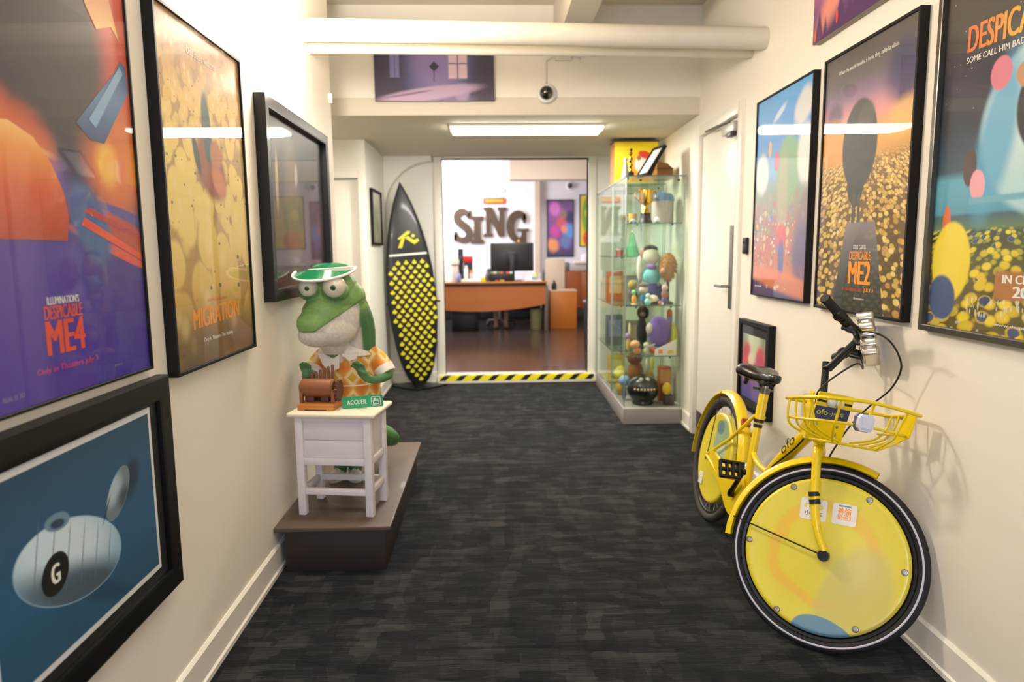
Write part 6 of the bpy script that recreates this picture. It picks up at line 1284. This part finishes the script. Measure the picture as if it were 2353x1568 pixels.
for k, c in enumerate(('8A8A2A', 'C8C8B8', '6A7A2A', 'D85A4A', '3E3A3A', 'E0504A', 'B8D8C0')): MB().rbox(-.17+.055*k, -.12+.055*k, -.02, .02, .1305, .165, .002).build('tab', cm('tab_%d' % k, c, .5), t)
def bottle(label, x, y, prof, body, cap, nm='bottle', cat='bottle', zz=None, kc=.8):
    t = thing(nm, label, cat, x, y, ZD if zz is None else zz); k = max(2, int(len(prof)*kc)); MB().lathe(prof[:k+1], 20).build('body', cm('b_'+body, body, .35), t); MB().lathe(prof[k:], 20).build('cap', cm('b_'+cap, cap, .4), t)
bottle('tall cream jar at the left end of the desk', -.62, 11.78, [(.07, 0), (.075, .02), (.075, .22), (.06, .27), (.085, .30), (.09, .36), (.06, .42), (.02, .43)], 'D2C4B0', 'E4D8C0', 'jar', 'jar', kc=.6)
bottle('slim white spray bottle on the desk beside the red box', -.42, 11.90, [(.03, 0), (.033, .02), (.033, .20), (.02, .24), (.02, .27), (.006, .275)], 'E4E0D8', 'D8D4CC')
bottle('small white bottle with an orange cap on the desk', -.335, 11.90, [(.034, 0), (.036, .02), (.036, .13), (.03, .14), (.03, .19), (.01, .195)], 'C8C4C8', 'E09030', kc=.55)
bottle('purple labelled bottle near the cream jar', -.545, 11.685, [(.03, 0), (.042, .02), (.042, .10), (.03, .14), (.016, .15), (.016, .18), (.004, .182)], '8A86A8', '5A2A48')
bottle('clear grey bottle near right end of the desk', .84, 11.80, [(.025, 0), (.027, .02), (.027, .10), (.012, .14), (.012, .16), (.004, .162)], 'A8A498', '3A3A36')
bottle('dark slim bottle at right end of the desk', .905, 11.86, [(.018, 0), (.020, .02), (.020, .12), (.010, .16), (.010, .20), (.003, .202)], '4A4238', '2A2622')
bottle('yellow mug left of the monitor', -.13, 11.74, [(.036, 0), (.038, .01), (.038, .07), (.038, .072), (.034, .074), (.03, .075)], 'E6D428', '8A8A9A', 'mug', 'mug')
bottle('dark grey pen pot beside the yellow mug', -.06, 11.86, [(.035, 0), (.036, .02), (.036, .10), (.034, .11), (.02, .16), (.006, .20)], '55524A', '7A6A78', 'pen_pot', 'pot', kc=.6)
t = thing('printer_tray', 'white paper tray flat on the desk left of the yellow mug', 'tray', -.345, 11.745, ZD); MB().rbox(-.17, .17, -.06, .02, 0, .035, .006).build('tray', WHITE, t); MB().rbox(-.15, .12, -.05, .012, .0352, .05, .003).build('paper', cm('paper_cream', 'EFE6D8', .6), t)
t = thing('speaker', 'dark upright loudspeaker at the back of the desk, left', 'speaker', -.525, 12.20, ZD); MB().rbox(-.045, .045, -.05, .05, 0, .56, .006).build('case', BLK2, t); MB().lathe([(.032, 0), (.030, .004), (.01, .002)], 18, M=Matrix.Translation((0, -.0505, .42)) @ Matrix.Rotation(PI/2, 4, 'X')).build('cone', cm('cone_grey', '3A3A3C', .6), t)
t = thing('stacked_box', 'black box on the desk carrying a red box', 'box', -.40, 12.16, ZD); MB().rbox(-.07, .08, -.06, .06, 0, .33, .004).build('carton', BLK2, t); MB().box(-.05, .06, -.0612, -.0604, .08, .28).build('printed_panel', cm('panel_black', '2A2A2C', .4), t, smooth=False)
t = thing('red_box', 'small red box lying on the black box behind the desk bottles', 'box', -.395, 12.16, ZD+.3305); MB().rbox(-.08, .08, -.05, .05, 0, .09, .004).build('carton', cm('box_red', 'C01818', .4), t); MB().rbox(-.085, .10, -.055, .055, .0902, .10, .002).build('lid', cm('box_red2', 'A81414', .4), t)
t = thing('greeting_cards', 'white and blue cards standing on the desk right of monitor', 'cards', .68, 11.84, ZD)
MB().prism([(-.11, 0), (.02, 0), (.02, .10), (-.05, .10)], -.02, -.014).build('white_card', cm('card_w', 'E8E4EC', .6), t); MB().prism([(.022, 0), (.10, 0), (.10, .07), (.022, .07)], -.012, -.006).build('blue_card', cm('card_b', '6A9AC8', .6), t); MB().prism([(.022, .0702), (.10, .0702), (.10, .14), (.06, .115)], -.012, -.006).build('yellow_card', cm('card_y', 'D2D04A', .6), t)
t = thing('paper_stack', 'flat pile of papers on the right part of the desk', 'papers', .74, 11.70, ZD)
for k in range(3): MB().rbox(-.14, .12, -.03, .09, .007*k, .007*k+.006, .001, 1, M=Matrix.Rotation(.03*k, 4, 'Z')).build('sheet', cm('sheet_%d' % k, ('E6DACA', 'D8C8B4', 'EDE4D8')[k], .7), t)
t = thing('key_tray', 'small orange and ochre trinkets on the desk before the monitor', 'trinkets', .13, 11.69, ZD); MB().rbox(-.06, .0, -.02, .02, 0, .025, .006).build('orange_piece', cm('trk_o', 'C8501E', .5), t); MB().rbox(.02, .10, -.02, .02, 0, .03, .006).build('ochre_piece', cm('trk_y', 'B8962A', .5), t)
# side pedestal, rear cabinet with printer, partition, bin
t = thing('wooden_pedestal', 'orange wood pedestal cabinet right of the desk', 'cabinet', 1.275, 12.3, FZ); MB().rbox(-.235, .235, -.21, .25, 0, .66, .004).build('body', mat('pedestal_wood', 'B06418', .38, var=.1, stretch=(1, 1, .12), scale=14), t); MB().rbox(-.24, .24, -.215, .255, .661, .688, .004).build('top', mat('pedestal_top', 'C4A890', .4, var=.05), t)
bottle('black bottle standing on the wooden pedestal', 1.12, 12.2, [(.042, 0), (.045, .02), (.045, .10), (.018, .14), (.018, .17), (.004, .172)], '17140F', '1F1C16', zz=FZ+.6885)
t = thing('low_cabinet', 'dark cherry low cabinet under the printer', 'cabinet', 1.85, 13.7, FZ)
MB().rbox(-.45, .70, -.25, .30, .25, .98, .004).build('body', mat('cabinet_cherry', '8A4310', .4, var=.12, stretch=(1, 1, .12), scale=14), t); MB().rbox(-.43, .68, -.23, .28, 0, .249, .004).build('plinth', INK_D, t)
for x0, x1 in ((-.44, -.10), (-.08, .30)): MB().rbox(x0, x1, -.262, -.2505, .27, .96, .003).build('door', mat('cabinet_cherry2', '9A4E18', .4, var=.12, stretch=(1, 1, .12), scale=14), t)
t = thing('printer', 'white and grey office printer on the dark cherry cabinet', 'printer', 1.80, 13.66, FZ+.9805)
MB().rbox(-.25, .45, -.2, .22, 0, .14, .02).build('body', cm('printer_grey', 'B0A8A4', .5), t); MB().rbox(-.18, .10, -.24, -.05, .1402, .20, .02).build('paper_tray', cm('printer_cream', 'E2D6C2', .5), t); MB().rbox(.0, .45, -.15, .2, .1405, .34, .03).build('scanner', cm('printer_white', 'DCDCE6', .5), t); MB().rbox(-.36, -.25, -.12, .06, .01, .17, .02).build('side_tray', cm('printer_dark', '6A6262', .5), t)
t = thing('partition_panel', 'beige partition panel behind the pedestal', 'partition', 1.22, 13.25, FZ); MB().rbox(-.17, .20, -.02, .02, .04, 1.22, .008).build('panel', cm('partition_beige', 'CDB9A0', .7), t)
for x in (-.14, .17): MB().rbox(x-.02, x+.02, -.10, .10, 0, .0395, .004).build('foot', cm('foot_grey', '6A6662', .5), t)
t = thing('waste_bin', 'tall black bin with grey rim just inside the doorway, right', 'bin', 1.44, 9.35, FZ); MB().lathe([(.15, 0), (.165, .01), (.18, .68), (.17, .68), (.15, .02)], 28).build('body', BLK2, t); MB().lathe([(.183, .672), (.186, .69), (.178, .70), (.170, .69), (.172, .672)], 28).build('rim', cm('rim_grey', '8E8480', .4), t)
# swivel chair and the person at the desk
t = thing('office_chair', 'black office chair behind the desk', 'chair', .16, 12.95, FZ)
MB().rbox(-.24, .24, -.24, .22, .42, .50, .03, 3).build('seat', BLK2, t); MB().rbox(-.22, .22, .20, .26, .55, .98, .03, 3).build('backrest', BLK2, t); MB().cyl((0, 0, .10), (0, 0, .4195), .025, 12).build('gas_lift', STEEL, t)
m = MB()
for k in range(5): a_ = 2*PI*k/5; m.tube([(0, 0, .10), (.28*math.cos(a_), .28*math.sin(a_), .07)], [.03, .018], 8)
m.build('star_base', BLK2, t); m = MB(); m.tube([(0, .10, .44), (0, .28, .44), (0, .275, .62)], .02, 8); m.build('back_bar', BLK2, t)
for k in range(5): a_ = 2*PI*k/5; MB().ball((.28*math.cos(a_), .28*math.sin(a_), .033), .032, 10, 8).build('castor', BLK2, t)
pe = empty('person', 'person seated at the desk behind the monitor, blue trousers, tan ankles', 'person', (.16, 12.95, FZ))
m = MB()
def limb(p, r): P = spline(p, 5); n = len(P); m.tube(P, [r[0]+(r[1]-r[0])*i/(n-1) for i in range(n)], 12); m.ball(P[0], r[0], 12, 8); m.ball(P[-1], r[1], 12, 8)
limb([(0, .06, .60), (0, .05, .78), (0, .0, .98)], (.13, .14)); m.ball((0, .02, 1.02), (.18, .09, .08), 16, 10); limb([(0, 0, 1.05), (0, -.02, 1.14)], (.05, .048)); m.ball((0, -.03, 1.235), (.075, .092, .112), 18, 12); m.ball((0, -.125, 1.225), (.014, .02, .02), 8, 6)
for s in (-1, 1): m.ball((s*.078, -.02, 1.23), (.014, .025, .032), 8, 6)
for s in (-1, 1):
    limb([(s*.19, .02, 1.0), (s*.23, -.06, .86), (s*.20, -.20, .80)], (.05, .036)); limb([(s*.20, -.20, .80), (s*.14, -.38, .83)], (.036, .026)); m.ball((s*.125, -.43, .835), (.036, .05, .018), 10, 8)
    for k in range(4): limb([(s*.125+.02*(k-1.5), -.455, .838), (s*.12+.021*(k-1.5), -.495, .832-.003*abs(k-1.5))], (.010, .008))
    limb([(s*.10, -.42, .845), (s*.085, -.455, .835)], (.011, .009))
    dx = .0 if s < 0 else .03
    limb([(s*.09, .04, .56), (s*.11, -.20, .56), (s*.10+dx, -.42, .53)], (.085, .062)); limb([(s*.10+dx, -.42, .53), (s*.08+dx, -.46, .30), (s*.075+dx, -.50, .09)], (.058, .036)); m.ball((s*.075+dx, -.55, .035), (.042, .105, .032), 12, 8)
tmp = link('tmp', m.mesh('tmp', WHITE)); md = tmp.modifiers.new('r', 'REMESH'); md.mode = 'VOXEL'; md.voxel_size = .010; md.use_smooth_shade = True; bpy.context.view_layer.update()
me = bpy.data.meshes.new_from_object(tmp.evaluated_get(bpy.context.evaluated_depsgraph_get())); bpy.data.objects.remove(tmp); me.name = 'body'; me.materials.clear(); me.materials.append(cm('skin', 'C08A68', .55, var=.04)); me.polygons.foreach_set('use_smooth', [True]*len(me.polygons)); link('body', me, pe)
m = MB(); limb([(0, .06, .60), (0, .05, .78), (0, .0, .97)], (.142, .152)); m.ball((0, .02, 1.01), (.20, .10, .085), 16, 10)
for s in (-1, 1): limb([(s*.19, .02, 1.0), (s*.225, -.05, .88)], (.060, .050))
m.build('shirt', cm('shirt_grey', '3A3C4A', .8), pe)
m = MB(); m.ball((0, .06, .58), (.16, .12, .10), 16, 10)
for s in (-1, 1):
    dx = .0 if s < 0 else .03
    limb([(s*.09, .04, .56), (s*.11, -.20, .56), (s*.10+dx, -.42, .53)], (.096, .074)); limb([(s*.10+dx, -.42, .53), (s*.085+dx, -.455, .34)], (.072, .062))
m.build('trousers', cm('trousers_blue', '4A68B4', .8), pe)
MB().ball((0, .005, 1.265), (.088, .096, .095), 18, 12).build('hair', cm('hair_brown', '3A2A20', .7), pe)
MB().box(-.03, .03, -.128, -.124, 1.18, 1.186).build('mouth', cm('mouth_red', '8A4A40', .6), pe, smooth=False)
for s in (-1, 1): MB().ball((s*.03, -.113, 1.245), (.012, .008, .007), 8, 6).build('eye', INK_D, pe)
for s in (-1, 1):
    dx = .0 if s < 0 else .03
    MB().ball((s*.075+dx, -.555, .030), (.048, .115, .036), 14, 8).build('shoe', cm('shoe_tan', 'A87A58', .6), pe)
t = thing('computer_case', 'black computer case on the floor under the desk', 'computer', -.42, 12.2, FZ); MB().rbox(-.28, .18, -.15, .25, 0, .42, .01).build('case', BLK2, t); MB().rbox(-.26, .16, -.158, -.1505, .03, .39, .003).build('front_panel', cm('case_front', '1E1E20', .4), t)
t = thing('paper_bin', 'pale yellow paper bin under the right end of the desk', 'bin', .80, 12.15, FZ); MB().lathe([(.09, 0), (.095, .01), (.115, .36), (.108, .36), (.09, .02)], 22).build('bin', cm('bin_cream', 'B0A878', .6), t); MB().lathe([(.117, .35), (.12, .365), (.110, .368), (.109, .35)], 22).build('rim', cm('bin_rim', '9A9268', .6), t)
t = thing('under_desk_backdrop', 'long black cabinet form added behind the chair to darken under the desk', 'cabinet', -.35, 13.95, FZ); MB().rbox(-.9, 1.15, -.22, .22, .04, .62, .006).build('body', BLK2, t); MB().rbox(-.88, 1.13, -.20, .20, 0, .0395, .003).build('plinth', INK_D, t)  # made-up cabinet, added so the space under the desk reads dark
for k in range(4): MB().rbox(-.89+.51*k, -.39+.51*k, -.232, -.2205, .06, .60, .003).build('door', cm('under_desk_backdrop_door', '1B1A1B', .4), t)
# phrases shared by things of a kind
GR = {'movie_poster': 'film posters along the hall walls', 'framed_print': 'small framed prints', 'canvas_print': 'canvas prints high up', 'bottle': 'bottles on the office furniture', 'figurine': 'figurines in the front cabinet', 'plush_toy': 'soft toys in the front cabinet', 'boxed_toy': 'boxes in the rear cabinet', 'small_cup': 'small cups on the rear cabinet shelf', 'display_cabinet': 'glass display cabinets', 'ceiling_pipe': 'pipes under the hall ceiling', 'dome_camera': 'dome security cameras', 'wall_poster': 'posters on the far office wall'}
for o in list(bpy.data.objects):
    b_ = o.name.split('.')[0]
    if o.parent is None and b_ in GR and 'category' in o: o['group'] = GR[b_]
